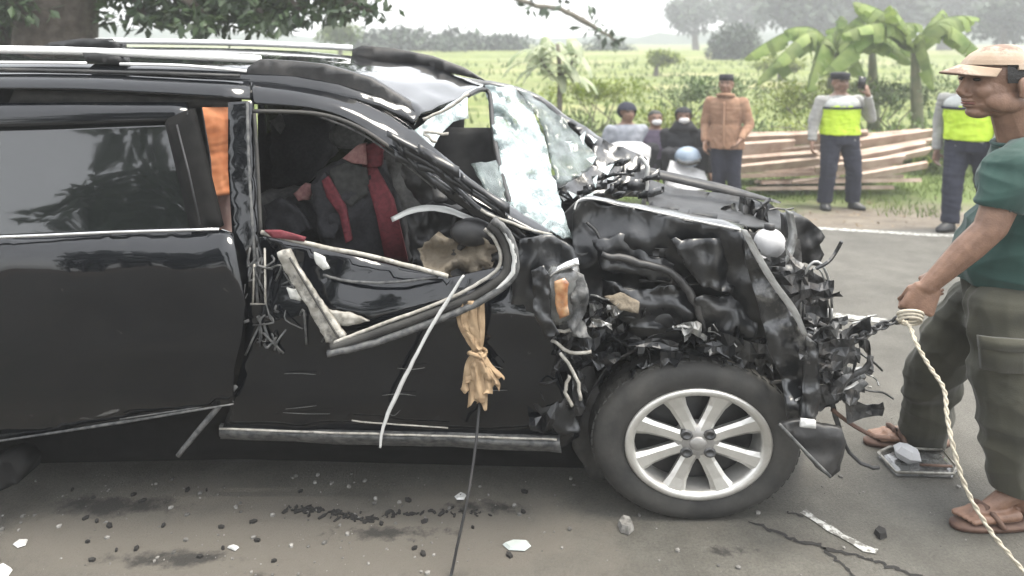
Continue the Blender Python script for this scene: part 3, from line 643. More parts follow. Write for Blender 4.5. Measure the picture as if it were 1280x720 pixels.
# front wing post, indicator lamp
wp = part(MB().plate([(640, 345), (650, 300), (690, 294), (716, 310), (726, 330), (700, 345), (688, 400), (700, 470), (726, 540), (700, 545), (660, 500), (640, 420)], Y=2.64, step=8, amp=.03, freq=9, thick=.02, rag=2), 'front_wing', 'satin_paint')
lamp = MB().rings([(P(702, 402, 2.585), .055, .03, .2), (P(702, 385, 2.575), .062, .036, .2), (P(703, 345, 2.57), .064, .038, .2), (P(706, 332, 2.58), .05, .03, .2)], n=14, sq=3).build('side_lamp', 'lamp_clear', car)
MB().plate([(693, 352), (706, 348), (711, 354), (709, 376), (712, 394), (699, 399), (694, 380)], Y=2.525, step=4, amp=.012, freq=14, rag=1.5, thick=.012).build('amber_lens', 'lamp_amber', lamp)
MB().sheet([[P(x, y, 2.56) for x, y in ((682, 344), (698, 332), (722, 322))], [P(x, y, 2.53) for x, y in ((684, 349), (700, 339), (724, 331))]], 5, 3, amp=.006, freq=20, thick=.008).build('chrome_trim', 'chrome', lamp)
part(MB().plate([(664, 338), (680, 332), (689, 350), (686, 376), (691, 404), (700, 418), (684, 424), (668, 396)], Y=2.53, step=5, amp=.03, freq=12, thick=.006, rag=2), 'torn_wing_edge', 'satin_paint')
part(MB().plate([(712, 336), (730, 344), (738, 372), (728, 400), (740, 424), (716, 420), (708, 398), (716, 366)], Y=2.545, step=5, amp=.04, freq=12, thick=.006, rag=3), 'torn_wing_edge', 'dull_scuff')
mbs = MB()
for pts in (((684, 352), (682, 380), (686, 402)), ((688, 404), (700, 415), (724, 408)), ((690, 425), (712, 440), (740, 440)), ((700, 440), (720, 470), (726, 500)), ((712, 470), (706, 490), (716, 508))):
    mbs.tube([P(a, b, 2.56) for a, b in pts], .0065, n=6, k=4, jit=.003)
mbs.build('torn_bracket', 'scuffed_trim', car, kind='stuff')

# bulkhead and engine bay
part(MB().plate([(690, 280), (720, 255), (1000, 300), (1010, 420), (1000, 540), (730, 560), (700, 480)], Y=3.05, step=14, amp=.08, freq=6, thick=.03, rag=4), 'bulkhead', 'black_plastic')
hood = part(MB().plate([(716, 268, 2.74), (722, 252, 2.76), (740, 250, 2.76), (806, 263, 2.72), (866, 276, 2.68), (928, 288, 2.64), (936, 318, 2.64), (952, 372, 2.66), (962, 420, 2.7), (900, 436, 2.76), (840, 424, 2.80), (790, 426, 2.80), (748, 416, 2.78), (722, 386, 2.74), (714, 330, 2.74)],
    step=7, amp=.075, freq=3.6, thick=.006, rag=1.5, seed=2.3), 'bonnet', 'satin_paint')
MB().sheet([[P(x, y, Y) for x, y, Y in ((720, 254, 2.75), (742, 250, 2.75), (806, 263, 2.71), (866, 276, 2.67), (929, 288, 2.635))],
            [P(x, y, Y) for x, y, Y in ((724, 249, 2.82), (744, 246, 2.84), (808, 257, 2.82), (868, 268, 2.78), (930, 281, 2.76))],
            [P(x, y, Y) for x, y, Y in ((730, 252, 3.0), (748, 249, 3.02), (812, 258, 3.0), (872, 269, 2.98), (934, 284, 2.95))]], 6, 4, amp=.008, freq=9, thick=-.006, ax=(0, 0, 1)).build('bonnet_lip', 'torn_paint', hood)
MB().tube([P(x, y, Y) for x, y, Y in ((718, 262, 2.735), (724, 250, 2.74), (745, 249, 2.735), (806, 262, 2.70), (866, 275, 2.66), (930, 288, 2.62))], .0035, n=6, k=5).build('pale_edge', 'white_trim', hood)  # white tube paints the light reflected along the bonnet's top edge
MB().ell(P(822, 392, 2.80), (.17, .10, .12), n=22, m=14).build('inner_wing', 'satin_paint', hood)
MB().tube([P(x, y, 2.66) for x, y in ((752, 318), (790, 326), (836, 340), (866, 372), (880, 412))], [.010, .016, .014, .017, .008], n=10, k=5, jit=.004).build('intake_hose', 'black_plastic', hood)
for o_, Y_ in (([(740, 300), (790, 292), (846, 318), (838, 352), (790, 344), (752, 338)], 2.70), ([(838, 300), (902, 296), (928, 322), (916, 366), (872, 356)], 2.66), ([(752, 350), (800, 362), (846, 356), (884, 384), (860, 414), (790, 410), (756, 392)], 2.68), ([(866, 372), (920, 368), (948, 396), (944, 424), (890, 420)], 2.66)):
    MB().plate(o_, Y=Y_, step=7, amp=.055, freq=7, thick=.006, rag=5, seed=Y_ * 31 + o_[0][0]).build('folded_panel', 'satin_paint', hood)
mbs = MB(); rr = random.Random(31)
def scrap(mb, rr, x0, x1, y0, y1, Y0, Y1, n, ln, rmax=.006, sheets=.8):
    for k in range(n):
        x, y, Y = rr.uniform(x0, x1), rr.uniform(y0, y1), rr.uniform(Y0, Y1); a = rr.uniform(-.75, .75) + (math.pi if rr.random() < .5 else 0); l = rr.uniform(.4, 1.1) * ln
        pts = [(x, y, Y)]
        for j in range(3):
            a += rr.uniform(-.5, .5); x += math.cos(a) * l / 3; y += math.sin(a) * l / 3 * .8; pts.append((x, y, Y + rr.uniform(-.03, .03)))
        if rr.random() < sheets:
            ww = [rr.uniform(.5, 1.25) for _ in pts]
            w = rr.uniform(8, 26)
            rows = [[P(p[0] + rr.uniform(-3, 3) * v, p[1] + w * q_ * v, p[2] + rr.uniform(-.02, .02)) for p, q_ in zip(pts, ww)] for v in (0, .5, 1)]
            mb.sheet(rows, 2, 1, amp=.03, freq=14, thick=.002)
        else: mb.tube([P(*p) for p in pts], rr.uniform(.002, rmax), n=5, k=3)
scrap(mbs, rr, 730, 960, 402, 450, 2.64, 2.82, 55, 60, .006, .75)
scrap(mbs, rr, 690, 745, 340, 500, 2.6, 2.7, 24, 50)
mbs.build('engine_scrap', 'satin_paint', car, smooth=False, kind='stuff')
mbs = MB(); scrap(mbs, rr, 850, 950, 396, 420, 2.62, 2.70, 9, 50, .005, .6); scrap(mbs, rr, 735, 780, 365, 420, 2.6, 2.7, 5, 30, .004, .6)
mbs.build('bright_scrap', 'bare_steel', car, smooth=False, kind='stuff')
mbs = MB(); scrap(mbs, rr, 740, 900, 300, 420, 2.68, 2.75, 18, 70, .007, .2)
mbs.build('wiring_loom', 'black_plastic', car, kind='stuff')
part(MB().plate([(756, 372), (776, 366), (800, 378), (798, 392), (776, 388)], Y=2.62, step=5, amp=.02, thick=.01, rag=2), 'torn_bracket', 'tan_foam')
wing2 = part(MB().plate([(930, 296), (942, 300), (958, 334), (988, 388), (1006, 412), (1014, 440), (1010, 524), (986, 528), (976, 470), (962, 440), (948, 380), (932, 330)], step=6, Y=2.58, amp=.04, freq=8, thick=.006, rag=1.5), 'front_corner', 'torn_paint')
MB().sheet([[P(x, y, 2.57) for x, y in ((926, 286), (938, 312), (960, 350), (988, 390), (1004, 420))], [P(x, y, 2.52) for x, y in ((934, 288), (948, 312), (970, 350), (997, 388), (1010, 420))]], 5, 2, amp=.012, freq=14, thick=.004).build('pale_edge', 'white_trim', wing2)  # white strip along the upper edge of the corner
part(MB().plate([(806, 222, 3.9), (846, 236, 3.85), (905, 242, 3.8), (962, 254, 3.7), (998, 282, 3.5), (985, 292, 3.3), (932, 284, 3.0), (870, 270, 3.1), (812, 258, 3.2)], step=8, amp=.05, freq=6, thick=.006), 'far_bonnet', 'dull_black')
part(MB().sheet([[P(x, y, 3.7) for x, y in ((806, 208), (850, 218), (910, 232), (976, 252))], [P(x, y, 3.6) for x, y in ((808, 220), (850, 230), (905, 242), (974, 254))]], 5, 3, amp=.02, freq=8, thick=.01), 'cowl_blade', 'black_plastic')
mbs = MB(); scrap(mbs, rr, 900, 975, 250, 285, 3.2, 3.4, 14, 30, .006)
mbs.build('far_scrap', 'dark_steel', car, smooth=False, kind='stuff')
part(MB().plate([(984, 272), (1000, 268), (1022, 282), (1031, 296), (1024, 306), (1030, 318), (1024, 334), (1000, 328), (986, 318)], Y=3.1, step=6, amp=.05, freq=10, thick=.08, rag=2), 'bumper_foam', 'black_plastic')
part(MB().sheet([[P(x, y, 3.05) for x, y in ((960, 330), (976, 318), (986, 292), (982, 262))], [P(x, y, 3.0) for x, y in ((970, 338), (988, 324), (996, 296), (992, 266))]], 5, 3, amp=.012, freq=12, thick=.008), 'lamp_bracket', 'bare_steel')
rsv = part(MB().ell(P(962, 304, 2.95), (.065, .05, .062), n=18, m=12), 'fluid_reservoir', 'bag_white')
MB().tube([P(962, 288, 2.95), P(962, 280, 2.95)], .022, n=10).build('cap', 'black_plastic', rsv)
MB().plate([(940, 300), (950, 318), (962, 324), (962, 330), (944, 326), (936, 306)], Y=2.9, step=5, thick=.01).build('bracket', 'bare_steel', rsv)
mbs = MB()
for (rx, ry, q) in ((20, 58, .006), (15, 50, .004)):
    mbs.tube([P(1020 + rx * math.cos(a), 385 + ry * math.sin(a), 2.95) for a in [i * 2 * math.pi / 30 for i in range(31)]], q, n=6)
mbs.build('fan_shroud', 'bare_steel', car)
rad_ = part(MB().plate([(945, 335), (1000, 330), (1034, 350), (1040, 420), (1030, 470), (980, 440), (955, 380)], Y=2.98, step=8, amp=.06, freq=9, thick=.04, rag=3), 'radiator', 'dark_steel')
mbs = MB(); scrap(mbs, rr, 960, 1036, 320, 440, 2.8, 2.98, 26, 60, .008)
scrap(mbs, rr, 1005, 1075, 400, 500, 2.55, 2.85, 46, 48, .009, .7); mbs.build('front_scrap', 'dark_steel', car, smooth=False, kind='stuff')
mbs = MB(); scrap(mbs, rr, 1010, 1085, 400, 500, 2.58, 2.75, 12, 40, .006, .6); mbs.build('bright_scrap', 'bare_steel', car, smooth=False, kind='stuff')
for pts, r in (((1008, 420), (1040, 438), (1072, 424), (1104, 404)), .013), (((1012, 470), (1045, 478), (1080, 462), (1088, 445)), .012), (((1018, 505), (1044, 500), (1060, 482), (1075, 470)), .010), (((1010, 440), (1030, 470), (1042, 510), (1050, 540)), .010):
    part(MB().tube([P(a, b, 2.66) for a, b in pts], r, n=7, k=4, flat=.6, jit=.003), 'crash_bar', 'dark_steel')
part(MB().tube([P(a, b, 2.64) for a, b in ((1040, 512), (1064, 530), (1092, 545), (1112, 547))], .008, n=7, k=4), 'hose', 'sandal')
part(MB().tube([P(a, b, 2.62) for a, b in ((1052, 540), (1062, 566), (1080, 580), (1098, 585))], .007, n=7, k=4, jit=.003), 'hose', 'black_plastic')
bf = part(MB().plate([(974, 530), (1000, 526), (1052, 536), (1058, 552), (1050, 588), (1038, 598), (1020, 584)], Y=2.5, step=7, amp=.02, freq=10, thick=.02, rag=1.5), 'bumper_fragment', 'black_plastic')
MB().tube([P(a, b, 2.47) for a, b in ((974, 530), (1008, 566), (1038, 596))], .006, n=6, k=3).build('pale_edge', 'dull_scuff', bf)  # grey line along one edge of the fragment
MB().plate([(1002, 524), (1020, 526), (1020, 536), (1000, 534)], Y=2.47, step=5, thick=.01, amp=.004).build('clip', 'white_trim', bf)
part(MB().plate([(1008, 420), (1022, 430), (1026, 500), (1018, 530), (1000, 528), (1004, 470)], Y=2.56, step=6, amp=.03, freq=10, thick=.01, rag=2), 'torn_panel', 'torn_paint')
part(MB().plate([(1050, 490), (1078, 474), (1086, 480), (1064, 500)], Y=2.6, step=5, amp=.01, thick=.01, rag=2), 'grille_piece', 'dull_scuff')

# wheel
def make_wheel(c, nm='front_wheel'):
    c = Vector(c); w = thing('tmp', None, None) if False else None
    Rt = .296
    ty = MB().lathe_y([(.195, .02), (.205, .003), (.225, -.004), (.255, -.006), (.278, .002), (.291, .022), (.296, .05), (.297, .10), (.295, .15), (.287, .175), (.26, .19), (.2, .19)], c, 64, ST).build(nm, 'rubber', car)
    mb = MB()
    for j in range(60):
        a = 2 * math.pi * j / 60
        for yy, sk in ((.045, .03), (.095, -.03), (.145, .03)):
            p = c + Vector((.2915 * ST * math.cos(a + sk), yy, .2915 * math.sin(a + sk)))
            mb.box(p, (.012, .034, .022), Euler((0, -a, 0)))
    mb.build('tread', 'rubber', ty, smooth=False, kind='stuff')
    MB().lathe_y([(.203, .012), (.206, -.006), (.200, -.011), (.186, -.009), (.179, -.002), (.176, .012), (.172, .05), (.176, .16)], c, 64, ST).build('rim', 'alloy', ty)
    MB().lathe_y([(.0, .075), (.15, .075), (.178, .09)], c, 40, ST).build('brake_disc', 'black_plastic', ty)
    mb = MB(); mb.lathe_y([(.0, .003), (.030, .003), (.056, .008), (.066, .020), (.066, .05)], c, 32, ST); hub = mb.build('hub', 'dull_alloy', ty)
    for k in range(8):
        a = rad(22.5 + 45 * k); d = Vector((math.cos(a), 0, math.sin(a))); t = Vector((-math.sin(a), 0, math.cos(a)))
        pts = []
        for rr_, ww, yy in ((.045, .022, .006), (.085, .022, .008), (.14, .0255, .004), (.184, .036, -.004)):
            for sx_, dz in ((-1, .010), (-.55, 0), (.55, 0), (1, .010), (.8, .035), (-.8, .035)):
                q = d * rr_ + t * ww * sx_; pts.append(c + Vector((q.x * ST, yy + dz, q.z)))
        fs = [[i * 6 + j, i * 6 + (j + 1) % 6, (i + 1) * 6 + (j + 1) % 6, (i + 1) * 6 + j] for i in range(3) for j in range(6)] + [[0, 1, 2, 3, 4, 5], [23, 22, 21, 20, 19, 18]]
        MB().add(pts, fs).build('spoke', 'alloy', ty, smooth=False)
    for k in range(4):
        a = rad(45 + 90 * k); MB().lathe_y([(.0, .002), (.009, .002), (.010, -.003), (.017, -.003), (.018, .02)], c + Vector((.046 * ST * math.cos(a), 0, .046 * math.sin(a))), 12, ST).build('wheel_nut', 'dark_steel', ty)
    MB().lathe_y([(.0, -.003), (.020, -.003), (.025, .001), (.026, .01)], c, 24, ST).build('centre_cap', 'dull_alloy', ty)
make_wheel(P(873, 555, 2.66))
make_wheel(P(-317, 555, 2.70), 'rear_wheel')
part(MB().sheet([[P(x, y, 2.86) for x, y in ((-324, 112), (-430, 114), (-520, 130))], [P(x, y, 2.74) for x, y in ((-324, 230), (-450, 232), (-560, 240))], [P(x, y, 2.64) for x, y in ((-324, 310), (-460, 312), (-580, 316))], [P(x, y, 2.62) for x, y in ((-324, 420), (-460, 424), (-590, 430))], [P(x, y, 2.70) for x, y in ((-324, 470), (-460, 490), (-590, 540))]], 4, 4, thick=.03), 'rear_quarter', 'black_paint')
part(MB().sheet([[P(x, y, Y) for x, y, Y in ((-520, 130, 2.86), (-500, 112, 3.4), (-480, 96, 4.15))], [P(x, y, Y) for x, y, Y in ((-580, 316, 2.64), (-560, 290, 3.4), (-540, 240, 4.2))], [P(x, y, Y) for x, y, Y in ((-590, 540, 2.70), (-560, 480, 3.4), (-540, 400, 4.2))]], 4, 4, thick=.03), 'tailgate', 'black_paint')
part(MB().sheet([[P(x, y, 2.88) for x, y in ((-318, 92), (-430, 96), (-520, 112))], [P(x, y, 3.45) for x, y in ((-318, 64), (-420, 70), (-505, 90))], [P(x, y, 4.15) for x, y in ((-318, 66), (-410, 72), (-490, 92))]], 4, 4, thick=.03), 'roof_tail', 'black_paint')
part(MB().tube([P(873, 555, 2.74), P(873, 540, 3.3)], .05, n=10), 'axle', 'dark_steel')
part(MB().sheet([[P(873 + 150 * math.cos(a), 545 - 128 * math.sin(a), 2.74) for a in [math.pi * i / 8 for i in range(9)]], [P(873 + 140 * math.cos(a), 545 - 120 * math.sin(a), 3.1) for a in [math.pi * i / 8 for i in range(9)]]], 3, 3, amp=.02, freq=8, thick=.01, ax=(0, 0, 1)), 'wheel_arch', 'black_plastic')
part(MB().plate([(712, 470), (740, 450), (752, 500), (748, 560), (762, 600), (740, 600), (716, 560)], Y=2.78, step=8, amp=.03, thick=.02, rag=2), 'mud_flap', 'rubber')

# ------------------------------------------------------------------ people
def fused(mb, voxel, it=6, fac=.5, fold=0., ff=14., seed=0., stretch=None):
    me = mb.mesh('m'); o = bpy.data.objects.new('tmp_fuse', me); COL.objects.link(o)
    md = o.modifiers.new('r', 'REMESH'); md.mode = 'VOXEL'; md.voxel_size = voxel; md.use_smooth_shade = True
    if it: sm = o.modifiers.new('s', 'SMOOTH'); sm.iterations = it; sm.factor = fac
    dg = bpy.context.evaluated_depsgraph_get(); me2 = bpy.data.meshes.new_from_object(o.evaluated_get(dg))
    bpy.data.objects.remove(o); bpy.data.meshes.remove(me)
    if fold:
        co = [v.co.copy() for v in me2.vertices]; nn = [v.normal.copy() for v in me2.vertices]
        for v, p, q in zip(me2.vertices, co, nn):
            k = Vector((p.x * ff, p.y * ff, p.z * ff * .45)); h = Vector((p.x * ff * .5, p.y * ff * .5, p.z * ff * 1.3))
            v.co = p + q * fold * ((.45 - 2.2 * abs(noise.noise(k + Vector((seed, 0, 0))))) * .7 + (.45 - 2.2 * abs(noise.noise(h + Vector((0, seed, 3))))) * .6)
    if stretch:
        x0, s = stretch
        for v in me2.vertices: v.co.x = x0 + (v.co.x - x0) * s
    me2.polygons.foreach_set('use_smooth', [True] * len(me2.polygons)); me2.update()
    return me2
def hand(mb, wr, d, n, sc=1., curl=.5, side=1, thumb_out=.7):
    """palm and five fingers; d = towards the fingertips, n = out of the palm, side = which side the thumb leaves"""
    d = Vector(d).normalized(); n = Vector(n); n = (n - d * n.dot(d)).normalized(); t = d.cross(n).normalized() * side
    W = Vector(wr)
    for i in range(5):
        mb.caps(W + d * .008 * sc + t * (i - 2) * .011 * sc, W + d * .088 * sc + t * (i - 2) * .0175 * sc, .016 * sc, .0125 * sc, 8)
    for i, L in enumerate((.074, .082, .077, .060)):
        b = W + d * .090 * sc + t * (1.5 - i) * .0205 * sc; dd = d.copy(); a = 0
        for s_, r_ in ((.45, .0098), (.32, .0088), (.23, .0078)):
            a += curl * (1.0 + .1 * i)
            q = d * math.cos(a) + n * math.sin(a) + t * (1.5 - i) * .04
            e = b + q.normalized() * L * s_ * sc * 1.05; mb.caps(b, e, r_ * sc, r_ * .92 * sc, 8); b = e
    b = W + d * .025 * sc + t * .034 * sc + n * .006 * sc
    q = (d * .6 + t * thumb_out + n * .35).normalized(); e = b + q * .044 * sc; mb.caps(b, e, .0145 * sc, .0115 * sc, 8)
    q = (d * .9 + t * .1 + n * (.3 + curl)).normalized(); f = e + q * .034 * sc; mb.caps(e, f, .0112 * sc, .0095 * sc, 8)
def head_parts(mb, c, yaw, s=1., pitch=0.):
    """c = centre of the skull; faces local -y turned by yaw"""
    M = Euler((pitch, 0, yaw)).to_matrix(); c = Vector(c)
    def e(p, r, rot=None): mb.ell(c + M @ Vector(p) * s, tuple(k * s for k in r), M @ rot.to_matrix() if rot else M, n=16, m=12)
    e((0, .012, .020), (.076, .094, .086)); e((0, -.024, -.030), (.063, .066, .080)); e((0, -.058, -.101), (.028, .030, .021)); e((0, -.02, -.088), (.044, .05, .028)); e((0, -.030, -.075), (.050, .055, .034))
    for sx in (-1, 1):
        e((sx * .030, -.062, -.030), (.026, .024, .028)); e((sx * .046, -.014, -.062), (.022, .052, .038))
        e((sx * .079, .012, -.018), (.010, .020, .034), Euler((.15, 0, sx * .25))); e((sx * .079, .008, -.042), (.008, .012, .012))
        e((sx * .013, -.090, -.046), (.010, .010, .008)); e((sx * .028, -.076, .022), (.026, .014, .010))
    mb.tube([c + M @ Vector((0, -.082, .012)) * s, c + M @ Vector((0, -.095, -.018)) * s, c + M @ Vector((0, -.104, -.038)) * s], [.010 * s, .011 * s, .012 * s], n=10); e((0, -.098, -.040), (.013, .012, .010)); e((0, -.062, .030), (.060, .026, .030))
    e((0, -.084, -.063), (.022, .014, .008)); e((0, -.081, -.080), (.020, .014, .008))
    return M
def face_bits(root, c, M, s, x0, st, hair_mb=None, beard=False):
    c = Vector(c)
    def bit(name, m, fn):
        mb = MB(); fn(mb)
        for v in mb.v: v.x = x0 + (v.x - x0) * st
        return mb.build(name, m, root)
    bit('eye', 'eye', lambda mb: [mb.ell(c + M @ Vector((sx * .030, -.079, .006)) * s, (.012 * s, .008 * s, .006 * s), M) for sx in (-1, 1)])
    bit('eyebrow', 'hair', lambda mb: [mb.tube([c + M @ Vector((sx * a, -b, z)) * s for a, b, z in ((.014, .089, .022), (.030, .088, .028), (.048, .075, .023))], .0035 * s, n=6, k=3) for sx in (-1, 1)])
    bit('mouth', 'lips', lambda mb: mb.tube([c + M @ Vector((a, -b, -.0715)) * s for a, b in ((-.023, .081), (-.012, .091), (0, .094), (.012, .091), (.023, .081))], .0036 * s, n=6, k=3))
def shell(mb, c, M, s, r, lo, fronts=None, off=(0, .012, .020), n=22, m=12):
    """upper part of a skull ellipsoid, as hair or a cap: kept where the local test lo(p) holds"""
    c = Vector(c); grid = {}
    vs, fs = [], []
    for i in range(m + 1):
        t = math.pi * .78 * i / m
        for j in range(n):
            w = 2 * math.pi * j / n
            p = Vector((r[0] * math.sin(t) * math.cos(w), r[1] * math.sin(t) * math.sin(w), r[2] * math.cos(t))) + Vector(off)
            grid[i, j] = p
    for i in range(m):
        for j in range(n):
            q = [grid[i, j], grid[i + 1, j], grid[i + 1, (j + 1) % n], grid[i, (j + 1) % n]]
            if all(lo(p) for p in q):
                o = len(vs); inn = [Vector(off) + (p - Vector(off)) * .9 for p in q]
                vs += [c + M @ (p * s) for p in q + inn]
                fs += [[o, o + 1, o + 2, o + 3], [o + 7, o + 6, o + 5, o + 4]]
    mb.add(vs, fs)
    return mb
HAIR_LO = lambda p: p.z > .005 + max(0, -p.y) * .75 or (p.y > .02 and p.z > -.055)

def person(label, cat, foot, hgt, yaw=0., top='uniform_grey', legs='navy', arms=None, spread=.075, group=None, hat=None, vest=False, voxel=.010, step=0., extra=None, sleeves=1.0, st=1.28, loose=False, crouch=False, lean=0.):
    foot = Vector(foot); k = hgt; root = thing('person', label, cat, foot, group); X0 = foot.x
    Mz = Matrix.Rotation(yaw, 3, 'Z')
    def L(x, y, z): return foot + Mz @ (Vector((x, y, z)) * k)
    arms = arms or {}
    lx = spread
    hipz, knz = .52, .28
    if crouch: J = dict(hip=[(-.055, .04, .16), (.055, .04, .16)], knee=[(-.10, -.17, .30), (.10, -.17, .30)], ank=[(-.09, -.05, .045), (.09, -.05, .045)])
    else: J = dict(hip=[(-.053, 0, hipz), (.053, 0, hipz)], knee=[(-lx * .9, -.015 - step * .5, knz), (lx * .9, -.015 + step * .5, knz)], ank=[(-lx, .02 - step, .045), (lx, .02 + step, .045)])
    dz = -.36 if crouch else 0.
    fy = -.02 + lean if crouch else lean
    b = MB()
    def spine(z): return L(0, fy * (z - .5) * 2, z + dz)
    tor = [(.50, .095, .065), (.56, .092, .065), (.62, .088, .062), (.68, .096, .066), (.74, .104, .066), (.79, .108, .058), (.82, .085, .048), (.845, .042, .038)]
    b.rings([(spine(z), rx * k, ry * k, yaw) for z, rx, ry in tor])
    sh = [L(-.108, fy * .6, .795 + dz), L(.108, fy * .6, .795 + dz)]
    neck = spine(.83); hc = L(0, fy * .9 - .008, .93 + dz)
    b.caps(neck, hc + Vector((0, 0, -.05 * k)), .036 * k, .034 * k)
    hs = k / 1.72
    M = head_parts(b, hc, yaw, hs)
    shirt, tr = MB(), MB()
    shirt.rings([(spine(z), (rx + .009) * k, (ry + .010) * k, yaw) for z, rx, ry in tor[:-1]] + [(spine(.838), .048 * k, .044 * k, yaw)])
    if loose: shirt.rings([(spine(z), rx * k, ry * k, yaw) for z, rx, ry in ((.455, .122, .098), (.50, .118, .092), (.56, .110, .084), (.62, .102, .078))])
    A = []
    for i, sx in enumerate((-1, 1)):
        d = arms.get(sx, ((sx * .150, .02, .615), (sx * .158, -.03, .47)))
        el, wr = L(d[0][0], d[0][1], d[0][2] + dz), L(d[1][0], d[1][1], d[1][2] + dz)
        b.caps(sh[i], el, .030 * k, .024 * k); b.caps(el, wr, .024 * k, .016 * k)
        dr = Vector(d[2]) if len(d) > 2 else (wr - el); 
        if len(d) > 2: dr = Mz @ dr
        hand(b, wr, dr, Mz @ Vector((-sx * .9, -.3, .0)) if len(d) < 4 else Mz @ Vector(d[3]), hs, .35, sx)
        e2 = sh[i].lerp(el, .55) if sleeves < 1 else el
        shirt.caps(sh[i], sh[i].lerp(el, .1), .040 * k, .040 * k); shirt.cone(sh[i], e2, .040 * k, .036 * k)
        if sleeves >= 1: shirt.ell(el, .034 * k); shirt.cone(el, el.lerp(wr, .93), .034 * k, .025 * k)
        A.append((sh[i], el, wr))
    shoes = []
    for i, sx in enumerate((-1, 1)):
        hp, kn, an = L(*J['hip'][i]), L(*J['knee'][i]), L(*J['ank'][i])
        b.caps(hp, kn, .050 * k, .034 * k); b.caps(kn, an, .034 * k, .022 * k)
        tr.caps(hp, kn, .062 * k, .047 * k); tr.ell(kn, .047 * k); tr.cone(kn, an + Vector((0, 0, .0)), .047 * k, .043 * k)
        fd_ = Mz @ Vector((sx * .25, -1, 0)); fd_.normalize()
        b.caps(an + Vector((0, 0, -.01 * k)), an + fd_ * .05 * k + Vector((0, 0, -.022 * k)), .020 * k, .018 * k)
        sh_m = MB(); shoes.append(sh_m); sh_m.rings([(an + fd_ * .035 * k + Vector((0, 0, -.045 * k + .002)), .030 * k, .066 * k, yaw + sx * .25), (an + fd_ * .035 * k + Vector((0, 0, -.022 * k)), .031 * k, .067 * k, yaw + sx * .25), (an + fd_ * .015 * k + Vector((0, 0, .0)), .026 * k, .040 * k, yaw + sx * .25), (an + Vector((0, 0, .02 * k)), .024 * k, .026 * k, yaw)])
    tr.rings([(spine(z), rx * k, ry * k, yaw) for z, rx, ry in ((.475, .100, .078), (.51, .106, .080), (.55, .104, .078), (.59, .100, .075))] if not crouch else [(L(0, .03, .13), .10 * k, .09 * k, yaw), (L(0, .01, .2), .11 * k, .09 * k, yaw), (L(0, 0, .24), .10 * k, .08 * k, yaw)])
    def add(name, mb, m, vx, it, fold, seed=1.):
        me = fused(mb, vx, it, .5, fold, 16, seed, (X0, st)); return link(name, me, m, root)
    add('body', b, 'skin', voxel, 3, 0)
    s_ = add('shirt', shirt, top, voxel * 1.1, 4, .006, foot.x); add('trousers', tr, legs, voxel * 1.2, 4, .008, foot.x + 3); 
    def stretchb(mb, name, m, par=root, smooth=True):
        for v in mb.v: v.x = X0 + (v.x - X0) * st
        return mb.build(name, m, par, smooth)
    for q_ in shoes: stretchb(q_, 'shoe', 'shoe')
    face_bits(root, hc, M, hs, X0, st)
    hm = MB(); shell(hm, hc, M, hs, (.084, .104, .096), HAIR_LO); stretchb(hm, 'hair', 'hair')
    if vest:
        v = MB(); v.rings([(spine(z), (rx + .018) * k, (ry + .020) * k, yaw) for z, rx, ry in ((.545, .100, .070), (.58, .098, .07), (.62, .094, .068), (.68, .100, .070), (.735, .104, .070), (.765, .098, .066))])
        vs_ = MB()
        vs_.rings([(spine(z), rx * k, ry * k, yaw) for z, rx, ry in ((.742, .118, .0875), (.765, .1185, .086), (.79, .112, .078), (.812, .092, .064), (.826, .060, .055))], n=28)
        vo = add('vest', v, 'hi_vis', voxel, 3, .008, 5.)
        stretchb(vs_, 'shoulder_panel', 'reflector', vo)
        for z0, z1, m_ in ((.735, .750, 'navy'),):
            stretchb(MB().rings([(spine(z0), .1265 * k, .0955 * k, yaw), (spine((z0 + z1) / 2), .128 * k, .097 * k, yaw), (spine(z1), .1265 * k, .0955 * k, yaw)], n=28), 'band', m_, vo)
    if loose:
        stretchb(MB().tube([L(math.sin(a) * .05, -.02 - math.cos(a) * .045, .842 + .008 * math.cos(a)) for a in [(i - 12) * math.pi / 12 for i in range(25)]], .014 * k, n=7), 'collar', top, s_)
        stretchb(MB().tube([L(0, -.082, .80), L(0, -.094, .70), L(0, -.10, .56), L(0, -.104, .46)], .008 * k, n=6, k=3), 'placket', top, s_)
    if hat:
        h = MB()
        if hat == 'peci': h.rings([(hc + M @ Vector((0, .010, .040)) * hs, .084 * hs, .104 * hs, yaw), (hc + M @ Vector((0, .010, .075)) * hs, .083 * hs, .103 * hs, yaw), (hc + M @ Vector((0, .010, .112)) * hs, .076 * hs, .096 * hs, yaw), (hc + M @ Vector((0, .010, .117)) * hs, .060 * hs, .080 * hs, yaw)], n=24)
        elif hat == 'cap':
            h.rings([(hc + M @ Vector((0, .008, z)) * hs, rx * hs, ry * hs, yaw) for z, rx, ry in ((.035, .086, .106), (.07, .088, .108), (.095, .094, .112), (.112, .085, .100), (.122, .05, .06))], n=24)
            h.rings([(hc + M @ Vector((0, -.10, .034)) * hs, .060 * hs, .052 * hs, yaw), (hc + M @ Vector((0, -.10, .042)) * hs, .060 * hs, .052 * hs, yaw)], n=20)
        elif hat == 'hijab':
            shell(h, hc, M, hs, (.094, .112, .108), lambda p: p.y > -.05 or p.z > .055, n=28)
            h.rings([(hc + M @ Vector((0, .02, -.06)) * hs, .085 * hs, .09 * hs, yaw), (hc + M @ Vector((0, .01, -.13)) * hs, .12 * hs, .10 * hs, yaw), (hc + M @ Vector((0, .0, -.2)) * hs, .17 * hs, .11 * hs, yaw)])
        elif hat == 'helmet': shell(h, hc, M, hs, (.105, .125, .125), lambda p: p.z > .03 or p.y > -.04, n=28)
